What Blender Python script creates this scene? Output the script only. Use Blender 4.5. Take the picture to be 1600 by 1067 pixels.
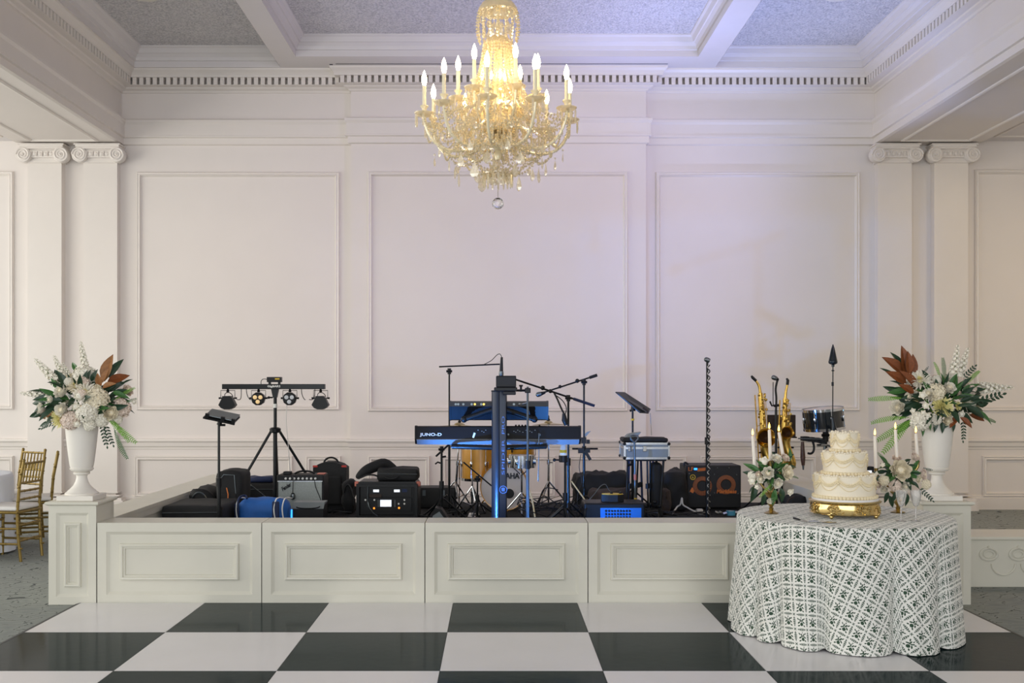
import bpy, bmesh, math, random
from math import sin, cos, pi, radians as R, sqrt, atan2
from mathutils import Vector, Matrix, noise as mnoise
random.seed(7)
SC = bpy.context.scene
for _o in list(bpy.data.objects): bpy.data.objects.remove(_o)
COL = SC.collection

# ------------------------------------------------------------------ camera
FPX, VX, VY, EYE = 1618.0, 774.0, 604.0, 1.60      # focal length in pixels, vanishing point, eye height
cam_d = bpy.data.cameras.new('camera'); cam = bpy.data.objects.new('camera', cam_d); COL.objects.link(cam)
cam.location = (0, 0, EYE); cam.rotation_euler = (pi/2, 0, 0)
cam_d.sensor_width = 36; cam_d.lens = FPX/1600*36
cam_d.shift_x = (800-VX)/1600; cam_d.shift_y = (VY-533.5)/1600
cam_d.clip_start = .05; cam_d.clip_end = 100
SC.camera = cam
SC.view_settings.view_transform = 'Standard'; SC.view_settings.look = 'None'
SC.view_settings.exposure = 0.0; SC.view_settings.gamma = 1.0; SC.view_settings.use_curve_mapping = False

# ------------------------------------------------------------------ daylight
wd = bpy.data.worlds.new('world'); SC.world = wd; wd.use_nodes = True
wn = wd.node_tree.nodes['Background']; wn.inputs[0].default_value = (.93, .97, 1.0, 1); wn.inputs[1].default_value = .62
def area(name, loc, rot, sx, sy, power, col):
    d = bpy.data.lights.new(name, 'AREA'); d.shape = 'RECTANGLE'; d.size = sx; d.size_y = sy; d.energy = power; d.color = col
    o = bpy.data.objects.new(name, d); COL.objects.link(o); o.location = loc; o.rotation_euler = rot; return o
area('window_daylight_side', (-11.2, 7.0, 2.5), (0, -R(90), 0), 4.2, 11.5, 560, (1.0, .965, .87))
area('window_daylight_rear', (-1.0, -5.0, 2.6), (R(90), 0, 0), 12, 4.4, 560, (.96, .98, 1.0))
def spot(name, loc, target, power, col, ang, blend=1.0, size=.1):
    d = bpy.data.lights.new(name, 'SPOT'); d.energy = power; d.color = col; d.spot_size = R(ang); d.spot_blend = blend; d.shadow_soft_size = size
    o = bpy.data.objects.new(name, d); COL.objects.link(o); o.location = loc
    o.rotation_euler = (Vector(target)-Vector(loc)).to_track_quat('-Z', 'Y').to_euler(); return o
# the party's coloured wash lights: two up-lights standing in the gap behind the stage's right ledge, washes hung on the beams out of frame
spot('uplight_blue', (3.85, 12.15, .2), (2.9, 11.75, 5.9), 990, (.40, .50, 1.0), 56)
spot('uplight_lilac', (3.85, 12.25, .2), (.6, 11.5, 5.9), 760, (.50, .50, 1.0), 46)
spot('wash_light_violet', (4.5, 7.2, 4.35), (1.0, 13.2, 4.7), 225, (.44, .46, 1.0), 64)
spot('wash_light_pink', (4.5, 6.6, 4.2), (.6, 13.4, 2.9), 300, (1.0, .66, .84), 60)
spot('wash_light_warm', (-4.4, 6.6, 4.2), (-3.0, 13.4, 2.0), 175, (1.0, .86, .70), 56)
area('aisle_warm_fill', (7.2, 10.2, 4.72), (0, 0, 0), .5, .5, 52, (1.0, .74, .36))  # added warm fill that brightens and yellows the right aisle recess

# ------------------------------------------------------------------ helpers
def P(px, py, Y):                                  # a pixel of the photograph at depth Y -> world
    return Vector(((px-VX)*Y/FPX, Y, EYE-(py-VY)*Y/FPX))
def lin(h):
    h = h.lstrip('#'); c = [int(h[i:i+2], 16)/255 for i in (0, 2, 4)]
    return tuple(((x/12.92) if x <= .04045 else ((x+.055)/1.055)**2.4) for x in c)+(1,)
MATS = {}
def mat(name, col, rough=.5, metal=0, var=.06, vscale=6, bump=0, bscale=60, spec=.5, stint=None, trans=0, emit=None, estr=0, coat=0, sheen=0, sss=0, alpha=1):
    if name in MATS: return MATS[name]
    m = bpy.data.materials.new(name); m.use_nodes = True; MATS[name] = m
    nt = m.node_tree; b = nt.nodes['Principled BSDF']; c = lin(col)
    b.inputs['Roughness'].default_value = rough; b.inputs['Metallic'].default_value = metal
    b.inputs['Specular IOR Level'].default_value = spec; b.inputs['Transmission Weight'].default_value = trans
    b.inputs['Coat Weight'].default_value = coat; b.inputs['Sheen Weight'].default_value = sheen
    b.inputs['Alpha'].default_value = alpha
    if stint: b.inputs['Specular Tint'].default_value = lin(stint)
    if emit: b.inputs['Emission Color'].default_value = lin(emit); b.inputs['Emission Strength'].default_value = estr
    tc = nt.nodes.new('ShaderNodeTexCoord')
    if var:
        n = nt.nodes.new('ShaderNodeTexNoise'); n.inputs['Scale'].default_value = vscale; n.inputs['Detail'].default_value = 3
        nt.links.new(tc.outputs['Object'], n.inputs['Vector'])
        r = nt.nodes.new('ShaderNodeValToRGB'); r.color_ramp.elements[0].position = .3; r.color_ramp.elements[1].position = .7
        r.color_ramp.elements[0].color = tuple(x*(1-var) for x in c[:3])+(1,)
        r.color_ramp.elements[1].color = tuple(min(1, x*(1+var)) for x in c[:3])+(1,)
        nt.links.new(n.outputs['Fac'], r.inputs[0]); nt.links.new(r.outputs[0], b.inputs['Base Color'])
    else: b.inputs['Base Color'].default_value = c
    if bump:
        n2 = nt.nodes.new('ShaderNodeTexNoise'); n2.inputs['Scale'].default_value = bscale; n2.inputs['Detail'].default_value = 4
        nt.links.new(tc.outputs['Object'], n2.inputs['Vector'])
        bp = nt.nodes.new('ShaderNodeBump'); bp.inputs['Strength'].default_value = bump; bp.inputs['Distance'].default_value = .01
        nt.links.new(n2.outputs['Fac'], bp.inputs['Height']); nt.links.new(bp.outputs[0], b.inputs['Normal'])
    return m

def origin(o):
    v = Vector((0, 0, 0))
    while o is not None: v += o.location; o = o.parent
    return v
class MB:                                          # collects geometry, then builds ONE mesh object
    def __init__(s): s.v = []; s.f = []; s.m = []; s.uv = {}
    def add(s, v, f, mi=0):
        k = len(s.v); s.v += [tuple(x) for x in v]; s.f += [tuple(i+k for i in q) for q in f]; s.m += [mi]*len(f); return s
    def merge(s, o, M=None, mi=None):
        v = [M @ Vector(x) for x in o.v] if M is not None else o.v
        k = len(s.v); s.v += [tuple(x) for x in v]; s.f += [tuple(i+k for i in q) for q in o.f]; s.m += (o.m if mi is None else [mi]*len(o.f)); return s
    def box(s, x0, x1, y0, y1, z0, z1, mi=0):
        v = [(x, y, z) for z in (z0, z1) for y in (y0, y1) for x in (x0, x1)]
        return s.add(v, [(0, 2, 3, 1), (4, 5, 7, 6), (0, 1, 5, 4), (2, 6, 7, 3), (0, 4, 6, 2), (1, 3, 7, 5)], mi)
    def obox(s, c, sx, sy, sz, M=None, mi=0):      # oriented box about c
        b = MB().box(-sx/2, sx/2, -sy/2, sy/2, -sz/2, sz/2)
        T = Matrix.Translation(c) @ (M.to_4x4() if M is not None else Matrix.Identity(4))
        return s.merge(b, T, mi)
    def rbox(s, x0, x1, y0, y1, z0, z1, r=.01, seg=2, mi=0, M=None):
        bm = bmesh.new(); bmesh.ops.create_cube(bm, size=1)
        for v in bm.verts: v.co = Vector(((x0+x1)/2+v.co.x*(x1-x0), (y0+y1)/2+v.co.y*(y1-y0), (z0+z1)/2+v.co.z*(z1-z0)))
        bmesh.ops.bevel(bm, geom=bm.edges[:], offset=r, segments=seg, profile=.5, affect='EDGES')
        bm.verts.index_update(); v = [x.co.copy() for x in bm.verts]; f = [[q.index for q in x.verts] for x in bm.faces]; bm.free()
        if M is not None: v = [M @ x for x in v]
        return s.add(v, f, mi)
    def tube(s, pts, r, seg=8, cap=True, mi=0, closed=False):
        pts = [Vector(p) for p in pts]; n = len(pts); rs = r if isinstance(r, (list, tuple)) else [r]*n
        V = []; prev = None
        for i, p in enumerate(pts):
            if closed: t = pts[(i+1) % n]-pts[i-1]
            else: t = pts[min(i+1, n-1)]-pts[max(i-1, 0)]
            t = t.normalized() if t.length > 1e-9 else Vector((0, 0, 1))
            if prev is None:
                u = t.cross(Vector((0, 0, 1)) if abs(t.z) < .9 else Vector((1, 0, 0))).normalized()
            else:
                u = prev-t*prev.dot(t); u = u.normalized() if u.length > 1e-6 else t.orthogonal().normalized()
            prev = u; w = t.cross(u)
            V += [p+u*(rs[i]*cos(2*pi*k/seg))+w*(rs[i]*sin(2*pi*k/seg)) for k in range(seg)]
        F = []
        for i in range(n if closed else n-1):
            a = i*seg; b = ((i+1) % n)*seg
            F += [(a+k, a+(k+1) % seg, b+(k+1) % seg, b+k) for k in range(seg)]
        if cap and not closed: F += [tuple(range(seg))[::-1], tuple((n-1)*seg+k for k in range(seg))]
        return s.add(V, F, mi)
    def lathe(s, prof, seg=24, c=(0, 0, 0), mi=0, cap=True, M=None):
        V = []; F = []
        for (r, z) in prof: V += [Vector((r*cos(2*pi*k/seg), r*sin(2*pi*k/seg), z)) for k in range(seg)]
        for i in range(len(prof)-1):
            a = i*seg; b = a+seg; F += [(a+k, a+(k+1) % seg, b+(k+1) % seg, b+k) for k in range(seg)]
        if cap: F += [tuple(range(seg))[::-1], tuple((len(prof)-1)*seg+k for k in range(seg))]
        if M is not None: V = [M @ x for x in V]
        return s.add([x+Vector(c) for x in V], F, mi)
    def ball(s, c, r, seg=8, rings=5, mi=0, sz=1):
        prof = [(max(1e-4, r*sin(pi*i/rings)), -r*sz*cos(pi*i/rings)) for i in range(rings+1)]
        return s.lathe(prof, seg, c, mi, cap=False)
    def prism(s, poly, fn, d0, d1, mi=0):          # poly of 2-D points, fn(a, b, d) -> world
        n = len(poly); V = [fn(a, b, d0) for a, b in poly]+[fn(a, b, d1) for a, b in poly]
        F = [tuple(range(n))[::-1], tuple(range(n, 2*n))]+[(i, (i+1) % n, n+(i+1) % n, n+i) for i in range(n)]
        return s.add(V, F, mi)
    def frame(s, a0, a1, b0, b1, prof, fn, mi=0):  # mitred moulding round a rectangle; prof = (inset, out)
        V = []; F = []; n = len(prof)
        for (o, p) in prof: V += [fn(a0+o, b0+o, p), fn(a1-o, b0+o, p), fn(a1-o, b1-o, p), fn(a0+o, b1-o, p)]
        for i in range(n-1):
            for k in range(4): F.append((i*4+k, i*4+(k+1) % 4, i*4+4+(k+1) % 4, i*4+4+k))
        return s.add(V, F, mi)
    def sweep(s, path, prof, mi=0):                # mitred moulding along a plan polyline, room on the right; prof = (out, z)
        n = len(path); nor = []
        for i in range(n-1):
            d = Vector((path[i+1][0]-path[i][0], path[i+1][1]-path[i][1])).normalized(); nor.append(Vector((d.y, -d.x)))
        V = []
        for i, p in enumerate(path):
            if i == 0: m = nor[0]
            elif i == n-1: m = nor[-1]
            else:
                m = nor[i-1]+nor[i]; m = m/(m.dot(nor[i]))
            V += [Vector((p[0]+m.x*o, p[1]+m.y*o, z)) for (o, z) in prof]
        k = len(prof); F = []
        for i in range(n-1):
            for j in range(k-1): F.append((i*k+j, i*k+j+1, (i+1)*k+j+1, (i+1)*k+j))
        return s.add(V, F, mi)
    def mesh(s, name, mats, off=Vector((0, 0, 0)), smooth=False, fix=True):
        me = bpy.data.meshes.new(name); me.from_pydata([tuple(Vector(x)-off) for x in s.v], [], s.f)
        for m in (mats if isinstance(mats, (list, tuple)) else [mats]): me.materials.append(m)
        me.polygons.foreach_set('material_index', s.m)
        if fix:
            bm = bmesh.new(); bm.from_mesh(me); bmesh.ops.recalc_face_normals(bm, faces=bm.faces[:]); bm.to_mesh(me); bm.free()
        if smooth:
            me.polygons.foreach_set('use_smooth', [True]*len(me.polygons))
            try: me.set_sharp_from_angle(angle=R(38))
            except Exception: pass
        me.update(); return me
    def build(s, name, mats, parent=None, smooth=False, world=True, fix=True):
        off = origin(parent) if (parent is not None and world) else Vector((0, 0, 0))
        o = bpy.data.objects.new(name, s.mesh(name, mats, off, smooth, fix)); COL.objects.link(o); o.parent = parent; return o
def put(name, me, parent=None, loc=(0, 0, 0), rot=None, scale=None, M=None):   # an object on shared mesh data
    o = bpy.data.objects.new(name, me); COL.objects.link(o); o.parent = parent
    if M is not None: o.matrix_local = M
    else:
        o.location = loc
        if rot is not None: o.rotation_euler = rot
        if scale is not None: o.scale = (scale,)*3 if isinstance(scale, (int, float)) else scale
    return o
def tag(o, label=None, cat=None, group=None, kind=None):
    if label: o['label'] = label
    if cat: o['category'] = cat
    if group: o['group'] = group
    if kind: o['kind'] = kind
    return o
def thing(name, label, cat, loc=(0, 0, 0), group=None, rz=0, kind=None):
    o = bpy.data.objects.new(name, None); o.empty_display_size = .1; COL.objects.link(o)
    o.location = loc; o.rotation_euler = (0, 0, rz); return tag(o, label, cat, group, kind)
def copy_tree(o, parent=None):
    c = o.copy(); COL.objects.link(c); c.parent = parent
    for ch in list(o.children): copy_tree(ch, c)
    return c
def text(name, body, size, m, parent, loc, rot=(pi/2, 0, 0), depth=.002, shear=0, width=None, height=None, align='CENTER', bold=0):
    cu = bpy.data.curves.new(name, 'FONT'); cu.body = body; cu.size = size; cu.extrude = depth; cu.shear = shear; cu.offset = bold
    cu.align_x = align; cu.align_y = 'CENTER'; cu.resolution_u = 3
    t = bpy.data.objects.new('tmp_text', cu); COL.objects.link(t)
    bpy.context.view_layer.update()
    me = bpy.data.meshes.new_from_object(t.evaluated_get(bpy.context.evaluated_depsgraph_get())); bpy.data.objects.remove(t)
    me.name = name; me.materials.clear(); me.materials.append(m)
    if width or height:
        xs = [v.co.x for v in me.vertices]; ys = [v.co.y for v in me.vertices]
        fx = width/(max(xs)-min(xs)) if width else 1; fy = height/(max(ys)-min(ys)) if height else fx
        if not width: fx = fy
        for v in me.vertices: v.co.x *= fx; v.co.y *= fy
    o = bpy.data.objects.new(name, me); COL.objects.link(o); o.parent = parent
    o.location = Vector(loc)-origin(parent); o.rotation_euler = rot; return o
def bez(a, b, c, d, n=10):
    a, b, c, d = map(Vector, (a, b, c, d))
    return [a*(1-t)**3+b*3*t*(1-t)**2+c*3*t*t*(1-t)+d*t**3 for t in [i/n for i in range(n+1)]]
def sag(a, b, s, n=8):                             # a line from a to b hanging by s
    a, b = Vector(a), Vector(b); return [a.lerp(b, i/n)-Vector((0, 0, s*4*(i/n)*(1-i/n))) for i in range(n+1)]
def catmull(pts, n=6):
    pts = [Vector(p) for p in pts]; out = []
    for i in range(len(pts)-1):
        p0, p1, p2, p3 = pts[max(i-1, 0)], pts[i], pts[i+1], pts[min(i+2, len(pts)-1)]
        for k in range(n):
            t = k/n; out.append(.5*((2*p1)+(p2-p0)*t+(2*p0-5*p1+4*p2-p3)*t*t+(3*p1-p0-3*p2+p3)*t**3))
    return out+[pts[-1]]
def axisM(a, b):                                   # matrix taking +Z to a->b, origin at a
    d = Vector(b)-Vector(a); return Matrix.Translation(a) @ d.to_track_quat('Z', 'Y').to_matrix().to_4x4()
# ------------------------------------------------------------------ surfaces of the room
M_WALL = mat('ivory_wall_paint', '#e4ddd8', .55, var=.012, vscale=2, bump=.03, bscale=220)
M_TRIM = mat('ivory_trim_paint', '#e6dfd9', .38, var=.012, vscale=3)
M_CEIL = mat('ceiling_beam_paint', '#ddd8d8', .5, var=.015, vscale=3)
M_STAGE = mat('cream_stage_paint', '#d9d6c8', .42, var=.03, vscale=3)
M_BLACKDECK = mat('black_stage_carpet', '#131416', .9, var=.25, vscale=30, bump=.4, bscale=300)
M_SLOT = mat('dark_slot', '#3a3f46', .6)
def stucco():
    m = mat('stippled_ceiling_plaster', '#c9c7cb', .8, var=0)
    nt = m.node_tree; b = nt.nodes['Principled BSDF']; tc = nt.nodes['Texture Coordinate']
    n = nt.nodes.new('ShaderNodeTexNoise'); n.inputs['Scale'].default_value = 19; n.inputs['Detail'].default_value = 5; n.inputs['Distortion'].default_value = 1.6
    v = nt.nodes.new('ShaderNodeTexVoronoi'); v.feature = 'DISTANCE_TO_EDGE'; v.inputs['Scale'].default_value = 26
    mx = nt.nodes.new('ShaderNodeMath'); mx.operation = 'ADD'
    nt.links.new(tc.outputs['Object'], n.inputs['Vector']); nt.links.new(n.outputs['Color'], v.inputs['Vector'])
    nt.links.new(tc.outputs['Object'], v.inputs['Vector'])
    nt.links.new(n.outputs['Fac'], mx.inputs[0]); nt.links.new(v.outputs['Distance'], mx.inputs[1])
    bp = nt.nodes.new('ShaderNodeBump'); bp.inputs['Strength'].default_value = .9; bp.inputs['Distance'].default_value = .03
    nt.links.new(mx.outputs[0], bp.inputs['Height']); nt.links.new(bp.outputs[0], b.inputs['Normal'])
    r = nt.nodes.new('ShaderNodeValToRGB'); r.color_ramp.elements[0].position = .35; r.color_ramp.elements[1].position = .75
    r.color_ramp.elements[0].color = lin('#b8b7bc'); r.color_ramp.elements[1].color = lin('#e4e1e3')
    nt.links.new(mx.outputs[0], r.inputs[0]); nt.links.new(r.outputs[0], b.inputs['Base Color']); return m
def carpet():
    m = mat('grey_carpet_with_crackle_lines', '#858a86', .95, var=0, spec=.1)
    nt = m.node_tree; b = nt.nodes['Principled BSDF']; tc = nt.nodes['Texture Coordinate']
    mp = nt.nodes.new('ShaderNodeMapping'); mp.inputs['Scale'].default_value = (3.2, 5.2, 1); mp.inputs['Rotation'].default_value = (0, 0, R(25))
    nt.links.new(tc.outputs['Object'], mp.inputs[0])
    n = nt.nodes.new('ShaderNodeTexNoise'); n.inputs['Scale'].default_value = 2.2; n.inputs['Detail'].default_value = 4; nt.links.new(mp.outputs[0], n.inputs['Vector'])
    ad = nt.nodes.new('ShaderNodeVectorMath'); ad.operation = 'MULTIPLY_ADD'; ad.inputs[1].default_value = (.5, .5, 0)
    nt.links.new(n.outputs['Color'], ad.inputs[0]); nt.links.new(mp.outputs[0], ad.inputs[2])
    v = nt.nodes.new('ShaderNodeTexVoronoi'); v.feature = 'DISTANCE_TO_EDGE'; v.inputs['Scale'].default_value = 1.7; nt.links.new(ad.outputs[0], v.inputs['Vector'])
    r = nt.nodes.new('ShaderNodeValToRGB'); e = r.color_ramp.elements; e[0].position = .006; e[0].color = lin('#4a5050'); e[1].position = .022; e[1].color = lin('#9a9e99')
    x = e.new(.5); x.color = lin('#868c8a')
    nt.links.new(v.outputs['Distance'], r.inputs[0])
    n2 = nt.nodes.new('ShaderNodeTexNoise'); n2.inputs['Scale'].default_value = 420; nt.links.new(tc.outputs['Object'], n2.inputs['Vector'])
    bp = nt.nodes.new('ShaderNodeBump'); bp.inputs['Strength'].default_value = .5; bp.inputs['Distance'].default_value = .004
    nt.links.new(n2.outputs['Fac'], bp.inputs['Height']); nt.links.new(bp.outputs[0], b.inputs['Normal'])
    nt.links.new(r.outputs[0], b.inputs['Base Color']); return m
M_STUCCO = stucco(); M_CARPET = carpet()
M_TILE_W = mat('gloss_white_floor_vinyl', '#e2e0e2', .22, var=.02, vscale=2.5, bump=.02, bscale=30, spec=.5)
M_TILE_B = mat('gloss_black_floor_vinyl', '#1b2a2c', .12, var=.12, vscale=3, bump=.045, bscale=14, spec=.03)
M_EDGE = mat('black_floor_edging', '#1d2122', .5)

# ------------------------------------------------------------------ floor
YW = 13.5                                          # back wall
fl = MB().box(-13, 9, -6, YW+.3, -.2, 0).build('floor', M_CARPET); tag(fl, 'grey patterned carpet floor with dark crackle lines', kind='structure')

# ------------------------------------------------------------------ back wall with a centre bay standing 10 cm forward
XL, XR, CL, CR, YC = -4.87, 4.95, -1.87, 1.95, 13.40
ZS, ZB, ZC = 4.74, 5.68, 5.92                      # soffit, ceiling beams, stippled panels
wall = MB().box(-12, 9, YW, YW+.25, 0, 6.3).box(CL, CR, YC, YW+.01, 0, 6.0).build('wall_back', M_WALL); tag(wall, 'ivory panelled back wall behind the stage', kind='structure')
wy = lambda Y: (lambda a, b, p: Vector((a, Y-p, b)))
UP = [(0, -.005), (.003, .024), (.014, .038), (.030, .030), (.044, .036), (.056, .010), (.068, -.005)]
def wx(px, Y): return (px-VX)*Y/FPX
def wz(py, Y): return EYE-(py-VY)*Y/FPX
for (a, b, t, d, Y) in [(-110, 22, 268, 640, YW), (214, 531, 269, 641, YW), (575, 981, 268, 643, YC), (1024, 1343, 269, 642, YW), (1522, 1640, 265, 642, YW)]:
    MB().frame(wx(a, Y), wx(b, Y), wz(d, Y), wz(t, Y), UP, wy(Y)).build('panel_moulding', M_TRIM, wall)
for (a, b, Y) in [(-110, 22, YW), (211, 458, YW), (478, 533, YW), (575, 672, YC), (690, 868, YC), (886, 981, YC), (1024, 1073, YW), (1094, 1275, YW), (1293, 1343, YW), (1534, 1640, YW)]:
    MB().frame(wx(a, Y), wx(b, Y), wz(776, Y), wz(712, Y), UP, wy(Y)).build('dado_panel_moulding', M_TRIM, wall)
WP = [(-12, YW), (CL, YW), (CL, YC), (CR, YC), (CR, YW), (9, YW)]
MB().sweep(WP, [(0, .925), (.05, .918), (.055, .895), (.034, .868), (.028, .825), (.012, .81), (.010, .785), (0, .78)]).build('chair_rail', M_TRIM, wall)
MB().sweep(WP, [(0, .19), (.018, .18), (.022, .155), (.036, .145), (.036, .0)]).build('baseboard', M_TRIM, wall)
RP = [(XL, -4), (XL, YW), (CL, YW), (CL, YC), (CR, YC), (CR, YW), (XR, YW), (XR, -4)]
MB().sweep(RP, [(0, 5.085), (.03, 5.08), (.075, 5.06), (.075, 5.03), (.055, 5.00), (.055, 4.86), (.065, 4.855), (.065, 4.835), (.035, 4.83), (.035, 4.75), (0, 4.74)]).build('architrave', M_TRIM, wall)
cor = MB().sweep(RP, [(0, 5.42), (.02, 5.425), (.03, 5.445), (.075, 5.462), (.085, 5.478), (.180, 5.482), (.180, 5.486), (.07, 5.487), (.07, 5.574), (.185, 5.578), (.185, 5.584), (.19, 5.60), (.21, 5.63), (.24, 5.66), (.245, 5.69)]).build('cornice', M_TRIM, wall)
# dentils: one piece each where the photograph shows them
PIT = .0868
dm = MB().box(-.026, .026, -.058, .005, -.046, .046).mesh('dentil', M_TRIM)
def dent_run(x0, x1, Y):
    n = int((x1-x0)/PIT)
    for i in range(n+1): put('dentil', dm, cor, (x0+(x1-x0-n*PIT)/2+i*PIT, Y-.122, 5.530))
dent_run(XL+.20, CL-.14, YW); dent_run(CL-.09, CR+.09, YC); dent_run(CR+.14, XR-.20, YW)
for X, sg in ((XL, 1), (XR, -1)):
    k = 0; Y = YW-.22
    while Y > 10.4: put('dentil', dm, cor, (X+sg*.125, Y, 5.530), rot=(0, 0, sg*pi/2)); Y -= PIT
    far = MB()
    while Y > -3.5: far.box(min(X+sg*.12, X+sg*.177), max(X+sg*.12, X+sg*.177), Y-.028, Y+.028, 5.484, 5.576); Y -= PIT
    o = far.build('dentil_row', M_TRIM, cor); o['kind'] = 'stuff'

# ------------------------------------------------------------------ ceiling: beams, coffers, stippled panels
ceil = MB().box(-5.3, 5.4, -4, YW+.2, 6.02, 6.2).build('ceiling', M_CEIL); tag(ceil, 'coffered ceiling with stippled panels between white beams', kind='structure')
X1, X2, X3, X4, X5, X6 = -4.61, -2.746, -2.47, 2.51, 2.81, 4.69
YB, YBC, YF = 13.23, 12.80, 4.9
for (a, b, y0, y1) in [(-5.0, X1, -4, YW+.2), (X2, X3, -4, YBC-.001), (X4, X5, -4, YBC-.001), (X6, 5.1, -4, YW+.2), (X1+.001, X2, YB, YW+.2), (X2, X5, YBC, YW+.2), (X5, X6-.001, YB, YW+.2), (X1, X6, YF-.32, YF), (X1, X6, -4, -3.6)]:
    MB().box(a, b, y0, y1, ZB, 6.05).build('ceiling_beam', M_CEIL, ceil)
fz = lambda a, b, p: Vector((a, b, p))
COF = [(.002, ZB-.001), (.002, ZB+.075), (.02, ZB+.08), (.03, ZB+.12), (.06, ZB+.155), (.075, ZB+.16), (.10, ZB+.21), (.125, ZB+.225), (.13, ZC+.01)]
for (a, b, yb) in [(X1, X2, YB), (X3, X4, YBC), (X5, X6, YB)]:
    for (y0, y1) in [(YF, yb), (-3.6, YF-.32)]:
        MB().box(a-.01, b+.01, y0-.01, y1+.01, ZC, ZC+.05).build('stippled_panel', M_STUCCO, ceil)
        MB().frame(a, b, y0, y1, COF, fz).build('coffer_moulding', M_CEIL, ceil)
MB().box(-2.02, 2.18, 13.085, 13.10, ZB-.003, ZB+.01).build('air_slot', M_SLOT, ceil)
MB().box(-2.10, -2.06, 13.10, 13.13, ZB-.004, ZB+.01).build('air_slot_end', M_SLOT, ceil)
M_LAMPW = mat('white_ceiling_fixture', '#e8e4dc', .4)
for X, lab in ((-3.87, 'round white ceiling fixture cut by the top edge over the gold chair side'), (3.78, 'round white ceiling fixture cut by the top edge over the cake table side')):
    t = thing('ceiling_fixture', lab, 'ceiling light', (X, 11.38, ZC), 'round ceiling fixtures')
    MB().lathe([(.19, .0), (.19, -.012), (.165, -.03), (.16, -.03)], 32, (X, 11.38, ZC)).build('trim_ring', M_LAMPW, t, True)
    MB().lathe([(.158, -.028), (.12, -.045), (.05, -.055), (.001, -.056)], 32, (X, 11.38, ZC)).build('cover', M_LAMPW, t, True)

# ------------------------------------------------------------------ side beams over the aisles and their panelled soffits
for nm, X, sg in (('beam_left', XL, -1), ('beam_right', XR, 1)):
    x0, x1 = sorted((X, X+sg*1.30))
    o = MB().box(x0, x1, -4, YW+.1, ZS, 6.1).build(nm, M_WALL); tag(o, 'ivory boxed beam along the aisle with panelled soffit', kind='structure')
    for (y0, y1) in [(9.3, 13.22), (4.6, 9.0)]:
        MB().frame(x0+.22, x1-.18, y0, y1, [(0, ZS+.005), (.01, ZS-.012), (.03, ZS-.02), (.05, ZS-.012), (.06, ZS+.005)], fz).build('soffit_moulding', M_TRIM, o)
    a0, a1 = sorted((X+sg*1.30, X+sg*4.4))
    c = MB().box(a0, a1, -4, YW+.1, ZS+.06, ZS+.3).build('ceiling_aisle_'+('left' if sg < 0 else 'right'), M_CEIL); tag(c, 'ivory aisle ceiling beyond the boxed beam', kind='structure')
    MB().frame(a0+.12, a1-.12, 9.3, 13.25, [(0, ZS+.065), (.01, ZS+.045), (.04, ZS+.045), (.06, ZS+.065)], fz).build('soffit_moulding', M_TRIM, c)
tag(MB().box(9.0, 9.2, -4, YW+.2, 0, 5.1).build('wall_right', M_WALL), 'ivory wall at the end of the aisle', kind='structure')

# ------------------------------------------------------------------ pilasters with ionic capitals
def spiral_disc(c, r, sgn):                        # one volute: drum with a raised spiral on its face
    mb = MB(); M = Matrix.Rotation(pi/2, 4, 'X')
    mb.lathe([(r*.98, -.05), (r, -.03), (r, .05), (r*.96, .056)], 28, c, M=M)
    pts = []; 
    for i in range(61):
        t = i/60; a = t*2.25*2*pi; rr = r*(.90-.74*t)
        pts.append(Vector(c)+Vector((sgn*rr*cos(a), -.058, rr*sin(a))))
    mb.tube(pts, [.012*(1-.45*i/60) for i in range(61)], 6)
    mb.ball(Vector(c)+Vector((0, -.058, 0)), r*.16, 10, 6)
    return mb
def pilaster(x0, x1, lab):
    xc = (x0+x1)/2; Yf = 13.39; t = thing('pilaster', lab, 'pilaster', (xc, YW, 0), 'paired pilasters beside the stage', kind='structure')
    MB().box(x0, x1, Yf, YW+.01, .22, 4.5).build('shaft', M_TRIM, t)
    b = MB(); y0 = Yf
    for (o, z0, z1) in [(.10, 0, .13), (.075, .13, .165), (.035, .185, .20), (.012, .225, .24)]: b.box(x0-o, x1+o, y0-o*.8, YW+.01, z0, z1)
    n = 8
    for (oo, zc, hh) in [(.06, .175, .022), (.03, .212, .016)]:
        prof = [(oo*.3+oo*.7*sin(pi*i/n), zc-hh*cos(pi*i/n)) for i in range(n+1)]
        b.sweep([(x0, YW), (x0, y0), (x1, y0), (x1, YW)][::-1], [(p, z) for p, z in prof])
    b.build('base', M_TRIM, t)
    cap = MB().box(x0-.02, x1+.02, Yf-.02, YW+.01, 4.49, 4.56).box(x0-.01, x1+.01, Yf-.06, YW, 4.55, 4.66)
    cap = cap.build('capital', M_TRIM, t)
    ab = MB()
    for (o, z0, z1) in [(.045, 4.655, 4.675), (.06, 4.675, 4.70), (.075, 4.70, 4.718)]: ab.box(x0-o, x1+o, Yf-.05-o, YW, z0, z1)
    ab.build('abacus', M_TRIM, cap)
    for sg, xx in ((1, x0-.02), (-1, x1+.02)): spiral_disc((xx, Yf-.035, 4.585), .098, -sg).build('volute', M_TRIM, cap, True)
    eg = MB().ball((0, 0, 0), .030, 8, 6, sz=1.15).mesh('egg', M_TRIM, smooth=True)
    for k in range(4): put('egg', eg, cap, Vector((x0+.115+k*(x1-x0-.23)/3, Yf-.055, 4.60))-origin(cap), scale=(1, .7, 1))
    dt = MB().prism([(-.008, .03), (.008, .03), (0, -.035)], lambda a, b, d: Vector((a, d, b)), -.02, .02).mesh('dart', M_TRIM)
    for k in range(5): put('dart', dt, cap, Vector((x0+.115+(k-.5)*(x1-x0-.23)/3, Yf-.06, 4.60))-origin(cap))
    MB().tube([(x0+.05, Yf-.065, 4.635), (xc, Yf-.065, 4.625), (x1-.05, Yf-.065, 4.635)], .012, 6).build('canalis', M_TRIM, cap)
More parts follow.
